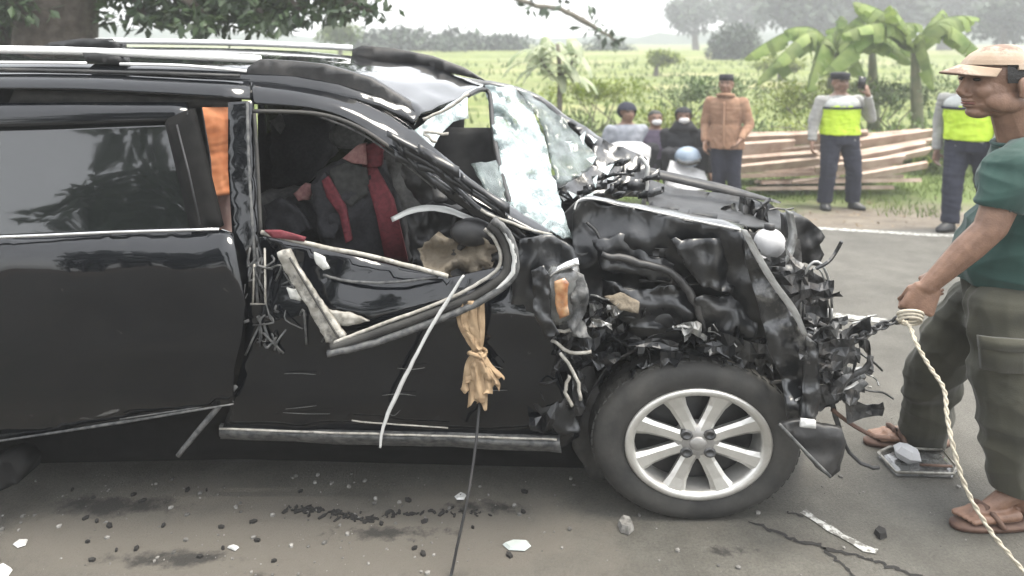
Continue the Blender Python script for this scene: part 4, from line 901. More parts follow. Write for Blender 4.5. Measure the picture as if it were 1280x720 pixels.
        stretchb(h, {'peci': 'cap', 'cap': 'cap', 'hijab': 'headscarf', 'helmet': 'helmet'}[hat], {'peci': 'black_cloth', 'cap': 'black_cloth', 'hijab': 'black_cloth', 'helmet': 'navy'}[hat])
    if extra: extra(root, L, hc, M, hs, stretchb, A)
    return root

# police officer filming with a phone
def phone_extra(root, L, hc, M, hs, sb, A):
    pass
gz1 = gz(0, 8.95)
o1 = person('officer in yellow vest by the plank pile, one hand raised to his face', 'person', P(1050, 262, 8.95) * 1.0 if False else Vector(((1050 - 640) / 900 * 8.95, 8.95, -.25)), 1.70, yaw=.12, vest=True, hat='cap',
            arms={1: ((.175, -.02, .66), (.105, -.12, .845), (-.25, -.1, .9), (-.6, .7, .2)), -1: ((-.150, .02, .63), (-.172, -.01, .49))}, spread=.085)
ph = MB().box(Vector(((1076 - 640) / 900 * 8.75, 8.72, 1.33)), (.09, .012, .15), Euler((0, .15, 0))).build('phone', 'phone'); tag(ph, 'dark phone held up beside the face of the officer near the planks', 'phone')
# second officer, half hidden
o2 = person('officer in yellow vest stepping along the road edge, half hidden by the man in green', 'person', ((1212 - 640) / 900 * 6.95, 6.95, -.0), 1.58, yaw=-.75, vest=True, hat='cap',
            arms={-1: ((-.145, .03, .63), (-.150, .0, .46)), 1: ((.15, .0, .63), (.13, -.08, .48))}, spread=.06, step=.11)
# man in brown shirt
o3 = person('man in brown shirt and black cap standing behind the wrecked bonnet', 'person', ((908 - 640) / 900 * 8.9, 8.9, -.25), 1.68, yaw=-.45, top='brown_shirt', legs='navy', hat='peci', loose=True, st=1.1,
            arms={1: ((.150, .0, .63), (.11, -.13, .53)), -1: ((-.145, .02, .63), (-.13, -.06, .49))}, spread=.055)
# seated onlookers
def mask(root, L, hc, M, hs, sb, A):
    sb(MB().ell(hc + M @ Vector((0, -.072, -.052)) * hs, (.058 * hs, .046 * hs, .046 * hs), M), 'face_mask', 'bag_white')
g = 'onlookers crouching at the roadside'
person('crouching onlooker in pale shirt and dark helmet', 'person', ((782 - 640) / 900 * 9.3, 9.3, -.0), 1.62, yaw=.3, top='grey_cloth', legs='black_cloth', hat='helmet', crouch=True, group=g, voxel=.013)
person('crouching onlooker in dark purple top with face mask, between two others', 'person', ((818 - 640) / 900 * 9.4, 9.4, -.05), 1.56, yaw=.1, top='purple_cloth', legs='black_cloth', crouch=True, group=g, extra=mask, voxel=.013)
person('crouching onlooker in black headscarf and white face mask', 'person', ((854 - 640) / 900 * 9.3, 9.3, -.05), 1.62, yaw=-.1, top='black_cloth', legs='black_cloth', hat='hijab', crouch=True, group=g, extra=mask, voxel=.013)
# rescuer in orange seen through the gap between the doors
person('person in orange jacket seen through the gap ahead of the sliding door', 'person', ((262 - 640) / 900 * 5.0, 5.0, 0), 1.63, yaw=1.2, top='orange_cloth', legs='pink_cloth', voxel=.012, loose=True)

# the man in green pulling the rope: joints placed where he stands, nearest the camera
def near_man():
    base = Vector(((1240 - 640) / 900 * 2.68, 2.8, 0))
    root = thing('person', 'man in green shirt, olive trousers and cap pulling on the front of the wreck', 'person', base)
    ux = ST                                  # built narrow, then widened like the rest
    X0 = P(1262, 0, 2.7).x
    def Q(px, py, Y): p = P(px, py, Y); return Vector((X0 + (p.x - X0) / ux, p.y, p.z))
    def U(mb):
        for v in mb.v: v.x = X0 + (v.x - X0) * ux
        return mb
    b = MB()
    hc = Q(1250, 101, 2.70); hs = 1.15; yaw = rad(-84)
    M = head_parts(b, hc, yaw, hs, .0)
    nk = Q(1282, 185, 2.72)
    b.caps(nk, hc + Vector((.03, 0, -.075)), .070, .062)
    b.caps(nk, hc + Vector((.05, 0, -.03)), .072, .06)
    # torso
    tz = [(Q(1290, 172, 2.74), .05, .09), (Q(1300, 200, 2.74), .115, .175), (Q(1300, 240, 2.75), .135, .18), (Q(1290, 290, 2.76), .15, .17), (Q(1280, 340, 2.77), .15, .165), (Q(1280, 390, 2.78), .125, .16)]
    b.rings([(c, rx, ry, 0) for c, rx, ry in tz][::-1])
    shl = Q(1268, 212, 2.575); el = Q(1238, 285, 2.56); wr = Q(1160, 358, 2.60)
    b.caps(shl, el, .055, .044); b.caps(el, el.lerp(wr, .35), .044, .043); b.caps(el.lerp(wr, .35), wr, .043, .027)
    shr = Q(1270, 205, 2.92); er = Q(1240, 290, 2.94); wr2 = Q(1172, 345, 2.84)
    b.caps(shr, er, .05, .042); b.caps(er, wr2, .042, .027)
    hand(b, wr, Q(1138, 402, 2.60) - wr, Vector((.1, .9, -.5)), 1.0, 1.15, -1, .05)
    hand(b, wr2, Q(1140, 366, 2.76) - wr2, Vector((.3, -.9, -.2)), .95, .8, 1, .5)
    # legs
    hl, kl, al = Q(1262, 385, 2.68), Q(1262, 490, 2.62), Q(1272, 612, 2.65)
    hr, kr, ar = Q(1222, 385, 2.90), Q(1168, 462, 3.02), Q(1154, 543, 3.18)
    for h_, k_, a_, fd_ in ((hl, kl, al, Vector((-1, -.12, 0))), (hr, kr, ar, Vector((-1, .02, 0)))):
        b.caps(h_, k_, .088, .062); b.caps(k_, k_.lerp(a_, .35), .06, .056); b.caps(k_.lerp(a_, .35), a_, .056, .036)
        fd_.normalize(); fl = Vector((-fd_.y, fd_.x, 0))
        gz_ = .022
        heel = Vector((a_.x, a_.y, gz_ + .028)) - fd_ * .035; ball = Vector((a_.x, a_.y, gz_ + .022)) + fd_ * .115
        b.caps(a_, heel, .036, .030); b.caps(a_, ball, .036, .022)
        for i in range(5):
            o_ = fl * (i - 2) * .0165; b.caps(heel.lerp(ball, .4) + o_ * .7, ball + o_, .022, .017, 8)
            b.caps(ball + o_, ball + o_ + fd_ * (.048 - .004 * i) + Vector((0, 0, -.009)), .0115 if i else .014, .009 if i else .012, 8)
    me = fused(b, .0040, 3, .5, 0, stretch=(X0, ux)); link('body', me, 'skin', root)
    # shirt
    s = MB()
    s.rings([(c, rx, ry, 0) for c, rx, ry in [(Q(1272, 350, 2.77), .172, .195), (Q(1274, 320, 2.765), .176, .197), (Q(1284, 285, 2.76), .168, .195), (Q(1296, 245, 2.75), .152, .20), (Q(1298, 210, 2.745), .134, .198), (Q(1294, 188, 2.74), .100, .150), (Q(1290, 173, 2.735), .075, .105)]])
    for sh_, e_, f in ((shl, el, .70), (shr, er, .7)):
        m_ = sh_.lerp(e_, f); s.ell(sh_, (.074, .074, .072)); s.cone(sh_, m_, .073, .068, 16)
        s.caps(sh_, Q(1296, 200, 2.74 + (sh_.y - 2.74) * .5), .075, .09)
    me = fused(s, .0055, 4, .5, .021, 7, 2., (X0, ux)); so = link('shirt', me, 'green_shirt', root)
    U(MB().tube([nk + Vector((math.cos(a) * .082, math.sin(a) * .092, .035 - .022 * math.cos(a) * -1)) for a in [i * math.pi / 12 for i in range(25)]], .009, n=8)).build('collar', 'green_shirt', so)
    # trousers
    t = MB()
    t.rings([(Q(1276, 402, 2.78), .150, .185, 0), (Q(1276, 375, 2.775), .158, .19, 0), (Q(1276, 345, 2.77), .150, .18, 0)])
    t.caps(hl, kl, .120, .098); t.ell(kl, .098); t.cone(kl, al + Vector((0, 0, .012)), .098, .074, 16)
    t.caps(hr, kr, .112, .086); t.ell(kr, .088); t.cone(kr, ar + Vector((0, 0, -.02)), .088, .076, 16)
    t.caps(Q(1268, 400, 2.72), Q(1240, 396, 2.86), .12, .11)
    me = fused(t, .006, 4, .5, .018, 8, 7., (X0, ux)); to = link('trousers', me, 'olive_trousers', root)
    # cargo pocket
    pk = MB().sheet([[Q(x, y, Y) for x, y, Y in ((1226, 425, 2.545), (1250, 428, 2.515), (1284, 430, 2.52))], [Q(x, y, Y) for x, y, Y in ((1228, 462, 2.545), (1252, 466, 2.515), (1284, 468, 2.52))]], 4, 4, amp=.006, freq=20, thick=.02)
    U(pk).build('pocket', 'olive_trousers', to)
    U(MB().sheet([[Q(x, y, Y) for x, y, Y in ((1225, 421, 2.54), (1250, 424, 2.508), (1286, 426, 2.513))], [Q(x, y, Y) for x, y, Y in ((1226, 436, 2.538), (1250, 439, 2.506), (1286, 441, 2.512))]], 4, 2, amp=.004, freq=20, thick=.02)).build('pocket_flap', 'olive_trousers', to)
    # face, hair, cap
    face_bits(root, hc, M, hs, X0, ux)
    hm = MB(); shell(hm, hc, M, hs, (.081, .100, .092), lambda p: (p.z > .03 and p.y > -.03) or (p.y > .025 and p.z > -.05) or (abs(p.x) > .05 and -.03 < p.y < .02 and p.z > -.012), n=30, m=16); U(hm).build('hair', 'hair', root)
    c = MB(); shell(c, hc, M, hs, (.090, .110, .100), lambda p: p.z > .036 - p.y * .12, n=34, m=16); U(c); cap = c.build('cap', 'cap_cloth', root)
    pts = []
    for u in range(9):
        a = (u / 8 - .5) * 2.2; row = []
        for v in range(5):
            r0 = .098 + v / 4 * .052 * math.cos(a * .75) ** .6
            row.append(hc + M @ (Vector((math.sin(a) * (.085 + v * .002), -math.cos(a) * r0 * (1 if True else 1), .050 - v * .006 - .012 * (math.sin(a)) ** 2 * 1.2)) * hs))
        pts.append(row)
    U(MB().sheet(pts, 2, 2, thick=.004, ax=(0, 0, 1))).build('brim', 'cap_cloth', cap)
    # sandals
    for a_, fd_, nm in ((al, Vector((-1, -.12, 0)), 0), (ar, Vector((-1, .02, 0)), 1)):
        fd_.normalize(); ang = math.atan2(fd_.y, fd_.x)
        c0 = Vector((a_.x, a_.y, 0)) + fd_ * .055; sb = MB()
        sb.rings([(c0 + Vector((0, 0, z)), .142, .050, ang) for z in (.003, .020)], n=24, sq=2.4); U(sb); so_ = sb.build('sandal', 'sandal', root)
        fl = Vector((-fd_.y, fd_.x, 0)); st_ = MB()
        st_.tube([c0 + fd_ * .02 + fl * .05 + Vector((0, 0, .02)), c0 + fd_ * .04 + fl * .03 + Vector((0, 0, .062)), c0 + fd_ * .045 - fl * .03 + Vector((0, 0, .062)), c0 + fd_ * .02 - fl * .05 + Vector((0, 0, .02))], .009, n=8, k=4, flat=2.0); U(st_).build('strap', 'sandal', so_)
    return root
near_man()
# ------------------------------------------------------------------ rope, chain, debris
rp = MB(); pts = smooth_path([P(x, y, Y) for x, y, Y in ((1122, 398, 2.56), (1136, 406, 2.55), (1146, 430, 2.50), (1162, 458, 2.47), (1180, 486, 2.44), (1184, 520, 2.40), (1192, 560, 2.36), (1206, 606, 2.34), (1228, 648, 2.33), (1256, 686, 2.34), (1300, 728, 2.36), (1400, 760, 2.3))], 10)
for ph_ in (0, math.pi):
    ps = []
    for i, p in enumerate(pts):
        a = i * .9 + ph_; ps.append(p + Vector((math.cos(a) * .0042, math.sin(a) * .0042, math.sin(a) * .003)))
    rp.tube(ps, .0048, n=6)
tag(rp.build('rope', 'rope'), 'pale rope trailing from the man\'s hand down to the road', 'rope')
rp2 = MB()
for k in range(3):
    rp2.tube([P(1138 + math.cos(a) * (16 - k), 393 + math.sin(a) * 5 + k * 4, 2.565 + .03 * math.sin(a)) for a in [i * math.pi / 9 for i in range(19)]], .0055, n=6)
tag(rp2.build('rope_coil', 'rope'), 'pale rope wound round the pulling man\'s fist', 'rope')
ch = thing('tow_chain', 'dark chain stretched from the wreck to the man\'s hand', 'chain', P(1090, 415, 2.6))
cp = smooth_path([P(x, y, 2.60) for x, y in ((1052, 428), (1078, 420), (1100, 408), (1134, 396))], 4)
for i, (a, b) in enumerate(zip(cp, cp[1:])):
    m_ = (a + b) / 2; d = (b - a); ll = d.length * .72; d.normalize(); n_ = Vector((0, 1, 0)) if i % 2 else d.cross(Vector((0, 1, 0)))
    MB().tube([m_ + d * math.cos(w) * ll + n_ * math.sin(w) * .013 for w in [j * math.pi / 8 for j in range(17)]], .0048, n=6).build('link', 'dark_steel', ch)
cl = MB(); rr = random.Random(44)
def strip(pts, w0, w1, Y, am):
    rows = []
    for u in (-1, -.33, .33, 1):
        rows.append([P(x + u * (w0 + (w1 - w0) * i / (len(pts) - 1)) + rr.uniform(-1.2, 1.2), y + (rr.uniform(-5, 5) if i == len(pts) - 1 else 0), Y + rr.uniform(-.008, .008) - .012 * (1 - u * u)) for i, (x, y) in enumerate(pts)])
    cl.sheet(rows, 6, 4, amp=am, freq=22, thick=.003, seed=rr.uniform(0, 9))
for a, b, Y, w in ((576, 594, 2.552, 5), (588, 597, 2.545, 7), (599, 598, 2.552, 5), (582, 596, 2.548, 6)):
    strip([(a, 376), (a + 1, 404), ((a + b) / 2 + 2, 424), (b, 441)], w + 2, w * .8, Y, .010)
for bx, by, Y, w in ((584, 490, 2.552, 7), (592, 505, 2.54, 7), (600, 500, 2.535, 8), (609, 494, 2.538, 8), (618, 484, 2.545, 7), (624, 470, 2.555, 6), (588, 476, 2.545, 6), (604, 508, 2.55, 6), (612, 478, 2.535, 7)):
    strip([(597 + (bx - 600) * .15, 441), (597 + (bx - 600) * .6, 456), (bx, (by + 462) / 2 + 4), (bx - 1, by)], 4.5, w, Y, .013)
clo = cl.build('cloth', 'tan_cloth'); tag(clo, 'tan cloth knotted and hanging over the driver door', 'cloth')
MB().tube([P(597, 441, 2.545) + Vector((.030 * math.cos(w), .026 * math.sin(w), .006 * math.sin(2 * w))) for w in [j * math.pi / 10 for j in range(21)]], .0075, n=6, jit=.0015).build('knot', 'tan_cloth', clo)
cb = MB().tube([P(600, 500, 2.56), P(594, 560, 2.50), P(585, 620, 2.44), P(572, 680, 2.40), P(563, 722, 2.375), G(556, 735) + Vector((0, 0, .006))], .0052, n=7, k=5); tag(cb.build('cable', 'black_plastic'), 'thin black cable dangling from the driver door to the road', 'cable')
rk = MB().plate([(-40, 590, 2.62), (0, 576, 2.62), (16, 578, 2.62), (26, 590, 2.6), (22, 604, 2.6), (0, 614, 2.58), (-40, 618, 2.58)], step=6, amp=.03, thick=.12, rag=2); tag(rk.build('rubber_chunk', 'matt_black'), 'torn black rubber lump lying under the sliding door', 'debris')

def shard(name, label, cat, outline, m, hgt=.02, lift=.0, amp=.01, seed=1., parent=None):
    """flat fragment lying on the road: outline given as road positions"""
    pts = [G(x, y) for x, y in outline]; c = sum(pts, Vector()) / len(pts); mb = MB(); n = len(pts)
    vs = [p + Vector((0, 0, lift + .004)) for p in pts] + [c + (p - c) * .8 + Vector((0, 0, lift + hgt * (.7 + .6 * abs(noise.noise(p * 20))))) for p in pts] + [c + Vector((0, 0, lift + hgt * .8))]
    fs = [[i, (i + 1) % n, n + (i + 1) % n, n + i] for i in range(n)] + [[n + i, n + (i + 1) % n, 2 * n] for i in range(n)] + [list(range(n))[::-1]]
    o = mb.add(vs, fs).build(name, m, parent, smooth=False)
    if not parent: tag(o, label, cat)
    return o
shard('plastic_shard', 'pale curved shard lying alone on the road below the front door', 'debris', [(628, 682), (640, 677), (660, 678), (664, 684), (656, 690), (636, 689)], 'glass_shard', .015)
shard('plastic_shard', 'small white chip at the far left edge of the road', 'debris', [(16, 682), (24, 676), (35, 676), (32, 683), (22, 686)], 'white_trim', .012)
shard('plastic_shard', 'white chip in the bottom left corner of the road', 'debris', [(-8, 712), (4, 708), (16, 714), (10, 722), (-6, 724)], 'white_trim', .015)
shard('plastic_shard', 'tiny white chip beside the dangling cable', 'debris', [(568, 622), (576, 618), (583, 621), (580, 626), (571, 626)], 'white_trim', .012)
shard('plastic_shard', 'tiny white chip below the tan trim on the left', 'debris', [(284, 686), (292, 683), (299, 686), (294, 690)], 'white_trim', .012)
shard('stone', 'grey stone lying in front of the wheel', 'stone', [(772, 658), (778, 652), (788, 654), (793, 664), (786, 670), (776, 667)], 'pebble', .035)
shard('stone', 'dark stone on the road right of the worn white line', 'stone', [(1092, 668), (1098, 664), (1108, 666), (1109, 673), (1100, 676)], 'crack', .025)
dbr = thing('broken_lamp', 'broken pale lamp housing lying on the road between the man\'s feet', 'debris', G(1146, 585))
shard('housing', None, None, [(1098, 572), (1112, 566), (1180, 570), (1196, 590), (1190, 598), (1120, 596)], 'lamp_clear', .022, parent=dbr)
MB().tube([G(x, y) + Vector((0, 0, .022)) for x, y in ((1098, 572), (1120, 597), (1192, 599), (1196, 590), (1178, 569), (1112, 565), (1098, 572))], .006, n=6).build('rim', 'scuffed_trim', dbr)
MB().ell(G(1134, 580) + Vector((0, 0, .045)), (.070, .05, .036), Euler((.2, .3, .4)), n=6, m=4).build('reflector', 'bag_white', dbr, smooth=False)
MB().tube([G(1150, 590) + Vector((0, 0, .03)), G(1190, 592) + Vector((0, 0, .03))], .006, n=6).build('trim', 'sandal', dbr)
gb = MB(); rr = random.Random(4)
for k in range(650):
    if k < 400: x, y = rr.gauss(-.8, 1.0), rr.uniform(2.35, 2.95)
    else: x, y = rr.uniform(-1.8, 2.2), rr.uniform(2.35, 4.2)
    s_ = rr.choice((.0015, .0015, .002, .002, .002, .003, .003, .004, .006, .009))
    gb.ell((x, y, s_ * .4), (s_ * 1.3, s_, s_ * .7), Euler((0, 0, rr.uniform(0, 3))), n=5, m=3)
tag(gb.build('crash_grit', 'pebble', smooth=False), 'grit and glass crumbs scattered over the road round the wreck', None, None, 'stuff')
gb = MB()
for k in range(34):
    x, y = rr.uniform(-1.75, .1), rr.uniform(2.4, 2.85); s_ = rr.uniform(.004, .012)
    gb.ell((x, y, .004), (s_ * 1.6, s_, .008), Euler((0, 0, rr.uniform(0, 3))), n=5, m=3)
line = smooth_path([Vector((*xy(a, b), .003)) for a, b in ((370, 634), (400, 640), (440, 648), (470, 648), (510, 643), (560, 640), (600, 644))], 6)
for k in range(110):
    p = line[rr.randrange(len(line))].copy() + Vector((rr.gauss(0, .03), rr.gauss(0, .012), 0)); s_ = rr.uniform(.003, .011)
    gb.ell(p, (s_ * rr.uniform(1.2, 2.6), s_ * rr.uniform(.6, 1.2), s_ * .4), Euler((0, 0, rr.uniform(0, 3))), n=5, m=3)
tag(gb.build('mud_clods', 'crack', smooth=False), 'dark clods of mud and plastic under the doors', None, None, 'stuff')
gb = MB()
for k in range(900):
    x, y = rr.uniform(-6, 9), rr.uniform(7.05, 9.6); s_ = rr.uniform(.02, .06)
    gb.leaf(Vector((x, y, gz(x, y) + .012)), Vector((rr.uniform(-1, 1), rr.uniform(-1, 1), rr.uniform(-.1, .3))), Vector((rr.uniform(-.3, .3), rr.uniform(-.3, .3), 1)), s_, s_ * .6)
tag(gb.build('leaf_litter', 'dry_leaf', smooth=False, fix=False), 'dry leaves and scraps strewn over the dirt verge', None, None, 'stuff')

# planks
gname = 'planks in the loose pile on the verge'
rr = random.Random(12)
def plank(p0, p1, w, t, roll, label, m='plank_wood'):
    a, b = Vector(p0), Vector(p1); d = (b - a); l = d.length; d.normalize()
    M = d.to_track_quat('X', 'Z').to_matrix() @ Matrix.Rotation(roll, 3, 'X'); n = 4
    vs = []; sk0, sk1 = rr.uniform(-.06, .06), rr.uniform(-.06, .06)
    for i in range(n + 1):
        for y_, z_ in ((-w / 2, 0), (w / 2, 0), (w / 2, t), (-w / 2, t)):
            x = l * i / n + (sk0 * y_ / w if i == 0 else sk1 * y_ / w if i == n else 0)
            vs.append(a + M @ Vector((x, y_ * rr.uniform(.94, 1.06), z_)))
    fs = [[i * 4 + j, i * 4 + (j + 1) % 4, (i + 1) * 4 + (j + 1) % 4, (i + 1) * 4 + j] for i in range(n) for j in range(4)] + [[3, 2, 1, 0], [n * 4, n * 4 + 1, n * 4 + 2, n * 4 + 3]]
    o = MB().add(vs, fs).build('plank', m, smooth=False); o['group'] = gname
    return tag(o, label, 'plank')
COMMON = 'rough sawn board lying in the loose timber pile on the verge'
for (x0, y0, x1, y1, Y, w, roll, lab) in (
    (915, 214, 1040, 201, 9.5, .13, -1.0, 'long pale board along the front foot of the pile, left of the officer'), (922, 203, 1020, 196, 9.65, .16, -.8, COMMON), (908, 190, 992, 184, 9.6, .22, -1.1, 'short wide pinkish board end at the left of the pile'),
    (912, 178, 1062, 172, 9.9, .20, -.9, 'long pale board along the top of the pile, left of the officer'), (930, 172, 1085, 168, 10.2, .18, -.5, COMMON), (925, 196, 1060, 182, 9.8, .14, -.7, COMMON),
    (1075, 222, 1160, 207, 9.3, .10, -1.0, 'yellowish board lowest on the right of the filming officer'), (1060, 212, 1162, 190, 9.6, .13, -.8, COMMON), (1050, 204, 1158, 184, 9.7, .16, -.9, COMMON), (1070, 194, 1165, 178, 9.85, .14, -.7, COMMON),
    (1062, 183, 1168, 168, 10.0, .18, -.9, 'pale board topmost on the right of the filming officer'), (1040, 176, 1150, 166, 10.3, .18, -.5, COMMON), (985, 206, 1075, 186, 9.75, .15, -.8, COMMON), (1000, 193, 1110, 172, 9.95, .18, -.6, COMMON),
    (990, 229, 1050, 222, 9.2, .12, -.3, 'short loose whitish board lying on the grass in front of the pile'), (1020, 214, 1130, 200, 9.55, .12, -1.1, COMMON)):
    plank(P(x0, y0, Y), P(x1, y1, Y + rr.uniform(-.1, .25)), w, rr.uniform(.03, .05), roll, lab)
for k in range(8):
    x0 = 2.95 + rr.uniform(0, .7); y_ = 9.85 + .13 * k
    plank((x0, y_, -.2 + .06 * (k % 4)), (x0 + rr.uniform(1.6, 2.3), y_ + rr.uniform(-.2, .2), -.2 + .06 * (k % 4) + rr.uniform(0, .1)), .18, .05, -.2, COMMON)
sc_ = MB().sheet([[P(x, y, 9.0) for x, y in ((838, 200), (858, 206), (880, 214))], [P(x, y, 8.9) for x, y in ((834, 214), (856, 222), (884, 224))], [P(x, y, 8.8) for x, y in ((832, 232), (858, 238), (886, 238))]], 5, 5, amp=.06, freq=6, thick=.03)
tag(sc_.build('plastic_bag', 'bag_white'), 'crumpled white plastic bag beside the onlookers', 'bag')
bh = MB().ell(P(860, 196, 9.0), (.17, .12, .13), n=18, m=10); bho = bh.build('helmet', 'bag_blue'); tag(bho, 'light blue helmet resting in front of the headscarfed onlooker', 'helmet')
MB().sheet([[P(x, y, 8.85) for x, y in ((846, 198), (860, 202), (876, 198))], [P(x, y, 8.86) for x, y in ((846, 204), (860, 208), (876, 204))]], 4, 2, thick=.02).build('visor', 'tint_glass', bho)
wb = MB().rings([(P(782, 210, 8.6), .26, .1, 0), (P(782, 195, 8.6), .30, .14, 0), (P(784, 184, 8.6), .28, .13, 0), (P(786, 178, 8.6), .16, .08, 0)], n=22); tag(wb.build('sack', 'bag_white'), 'white sack behind the crushed windscreen pillar', 'sack')

# ------------------------------------------------------------------ vegetation
def foliage(mb, blobs, n, size, asp=.5, droop=.3):
    tot = sum(b[1][0] * b[1][1] * b[1][2] for b in blobs) ; ws = [(b[1][0] * b[1][1] * b[1][2]) ** .8 for b in blobs]; sw = sum(ws)
    for (c, r), w in zip(blobs, ws):
        for k in range(int(n * w / sw)):
            u = rnd_unit() * (R.random() ** .45)
            p = Vector(c) + Vector((u.x * r[0], u.y * r[1], u.z * r[2]))
            if noise.noise(p * (2.2 / max(.4, r[0]))) < -.22: continue
            d = (rnd_unit() + u * .8 + Vector((0, 0, -droop))); s = size * R.uniform(.6, 1.3)
            mb.leaf(p, d, rnd_unit() * .7 + Vector((0, 0, 1)), s, s * asp)
    return mb
def tree(name, label, base, h, tr, blobs, n, size, leafm='leaf_mid', barkm='bark', group=None, cat='tree', limbs=5, trunk_top=None):
    base = Vector(base); root = thing(name, label, cat, base, group)
    top = trunk_top or base + Vector((0, 0, h * .7)); mb = MB()
    mb.tube([base + Vector((0, 0, -.1)), base.lerp(top, .3) + Vector((R.uniform(-.04, .04) * h, 0, 0)) * .5, base.lerp(top, .7), top], [tr * 1.25, tr, tr * .85, tr * .45], n=12, k=4)
    for c, r in blobs[:limbs]:
        s = base.lerp(top, R.uniform(.55, .95)); mb.tube([s, s.lerp(Vector(c), .5) + Vector((0, 0, .08 * h * R.uniform(-.3, 1))), Vector(c)], [tr * .4, tr * .22, tr * .08], n=6, k=3)
    mb.build('trunk', barkm, root)
    foliage(MB(), blobs, n, size).build('crown', leafm, root, smooth=False, fix=False)
    return root
# big roadside tree at the left: trunk behind the roof, boughs of dark leaves over the road edge
b0 = Vector(((76 - 640) / 900 * 8.2, 8.2, -.2))
bl = []
for px, py, Y, r in ((180, 18, 8.0, .42), (230, 8, 8.2, .5), (260, 24, 7.8, .42), (310, 4, 8.2, .5), (330, 22, 7.9, .42), (380, 12, 8.0, .42), (430, 8, 8.0, .36), (470, 14, 8.0, .24), (300, -40, 8.4, .9), (200, -60, 8.4, .9), (400, -50, 8.4, .8), (150, -130, 8.5, 1.2), (0, -120, 8.5, 1.2), (10, 12, 7.6, .36), (-30, -20, 7.8, .7), (120, -10, 8.6, .25)):
    bl.append((P(px, py, Y), (r * 1.2, r, r * (.42 if py > -30 else .8))))
tree('roadside_tree', 'large dark leaved tree with thick trunk rising behind the car roof', b0, 8, .44, bl, 17000, .15, 'leaf_dark', 'bark', limbs=14, trunk_top=P(84, -260, 8.3))
t2 = Vector(((8 - 640) / 900 * 8.8, 8.8, -.2))
tree('roadside_tree', 'second dark tree trunk wrapped in leaves at the left picture edge', t2, 6, .2, [(P(4, 30, 8.7), (.25, .3, .5)), (P(-20, -30, 8.7), (.6, .5, .7)), (P(40, 50, 8.9), (.12, .15, .25))], 900, .14, 'leaf_dark', 'bark', limbs=2)
# bare drooping branch against the sky
br = thing('overhanging_branch', 'thin drooping dead branch against the white sky', 'branch', P(720, 0, 14))
MB().tube([P(x, y, 14) for x, y in ((560, -90), (620, -20), (660, 4), (700, 12), (730, 26), (768, 50))], [.10, .07, .05, .05, .06, .02], n=7, k=4, jit=.02).build('bough', 'bark_pale', br)
foliage(MB(), [(P(764, 50, 14), (.22, .2, .18)), (P(700, 8, 14), (.8, .3, .12)), (P(740, 32, 14), (.4, .2, .12))], 130, .22).build('leaves', 'leaf_far', br, smooth=False, fix=False)
# pale young tree
yb = Vector(((698 - 640) / 900 * 12.2, 12.2, -.1)); yt = thing('young_tree', 'slender young tree with big pale drooping leaves behind the windscreen', 'tree', yb)
MB().tube([yb, P(700, 100, 12.2), P(697, 55, 12.2)], [.05, .045, .03], n=8, k=3).tube([P(700, 105, 12.2), P(682, 84, 12.2), P(672, 66, 12.1)], [.03, .02, .012], n=6, k=3).tube([P(699, 98, 12.2), P(714, 80, 12.3), P(726, 60, 12.2)], [.03, .02, .012], n=6, k=3).build('trunk', 'bark_pale', yt)
def blade(root, name, m, pts, w, split=0., n=3):
    """leaf along a midrib; with split it is torn into drooping strips, as banana leaves are"""
    pts = smooth_path(pts, 5); N = len(pts); mb = MB()
    prof = lambda t: max(.05, math.sin(math.pi * min(1, t * .93 + .05)) ** .6)
    fr = []
    for i, p in enumerate(pts):
        d = (pts[min(i + 1, N - 1)] - pts[max(i - 1, 0)]).normalized(); sd_ = d.cross(Vector((0, 0, 1)))
        sd_ = sd_.normalized() if sd_.length > .05 else Vector((1, 0, 0)); fr.append((p, d, sd_, sd_.cross(d), w * prof(i / (N - 1)) / 2))
    for s_ in (-1, 1):
        i = 0
        while i < N - 1:
            k = min(N - 1, i + (R.choice((1, 2, 2, 3)) if split else N)); dr = R.uniform(.15, .9) * split * 1.4; ln = 1 - R.random() * split * .7
            vs = []
            for q in range(i, k + 1):
                p, d, sd_, up, h = fr[q]; g_ = (1 - .12 * split) if q in (i, k) else 1.
                vs += [p, p + sd_ * s_ * h * .55 * ln - up * h * (.08 + dr * .35) + d * h * .1, p + sd_ * s_ * h * ln * g_ * (1 - dr * .3) - up * h * (.35 + dr * 1.1) + d * h * .25]
            mb.add(vs, [[q * 3 + j, q * 3 + j + 1, q * 3 + j + 4, q * 3 + j + 3] for q in range(k - i) for j in range(2)])
            i = k
    if split: mb.tube(pts[:-1], [w * .035, w * .012], n=5)
    return mb.build(name, m, root, fix=False)
for k in range(34):
    t = k / 33; s = P(698 + R.uniform(-26, 26), 52 + 52 * R.random(), 12.2 + R.uniform(-.3, .3)); a = R.uniform(0, 6.28); l = R.uniform(.32, .62)
    d = Vector((math.cos(a) * 1.25, math.sin(a) * .8, 0))
    blade(yt, 'leaf', 'leaf_pale', [s, s + d * l * .4 + Vector((0, 0, .10)), s + d * l * .8 + Vector((0, 0, -.02)), s + d * l * 1.0 + Vector((0, 0, -.20))], R.uniform(.12, .2))
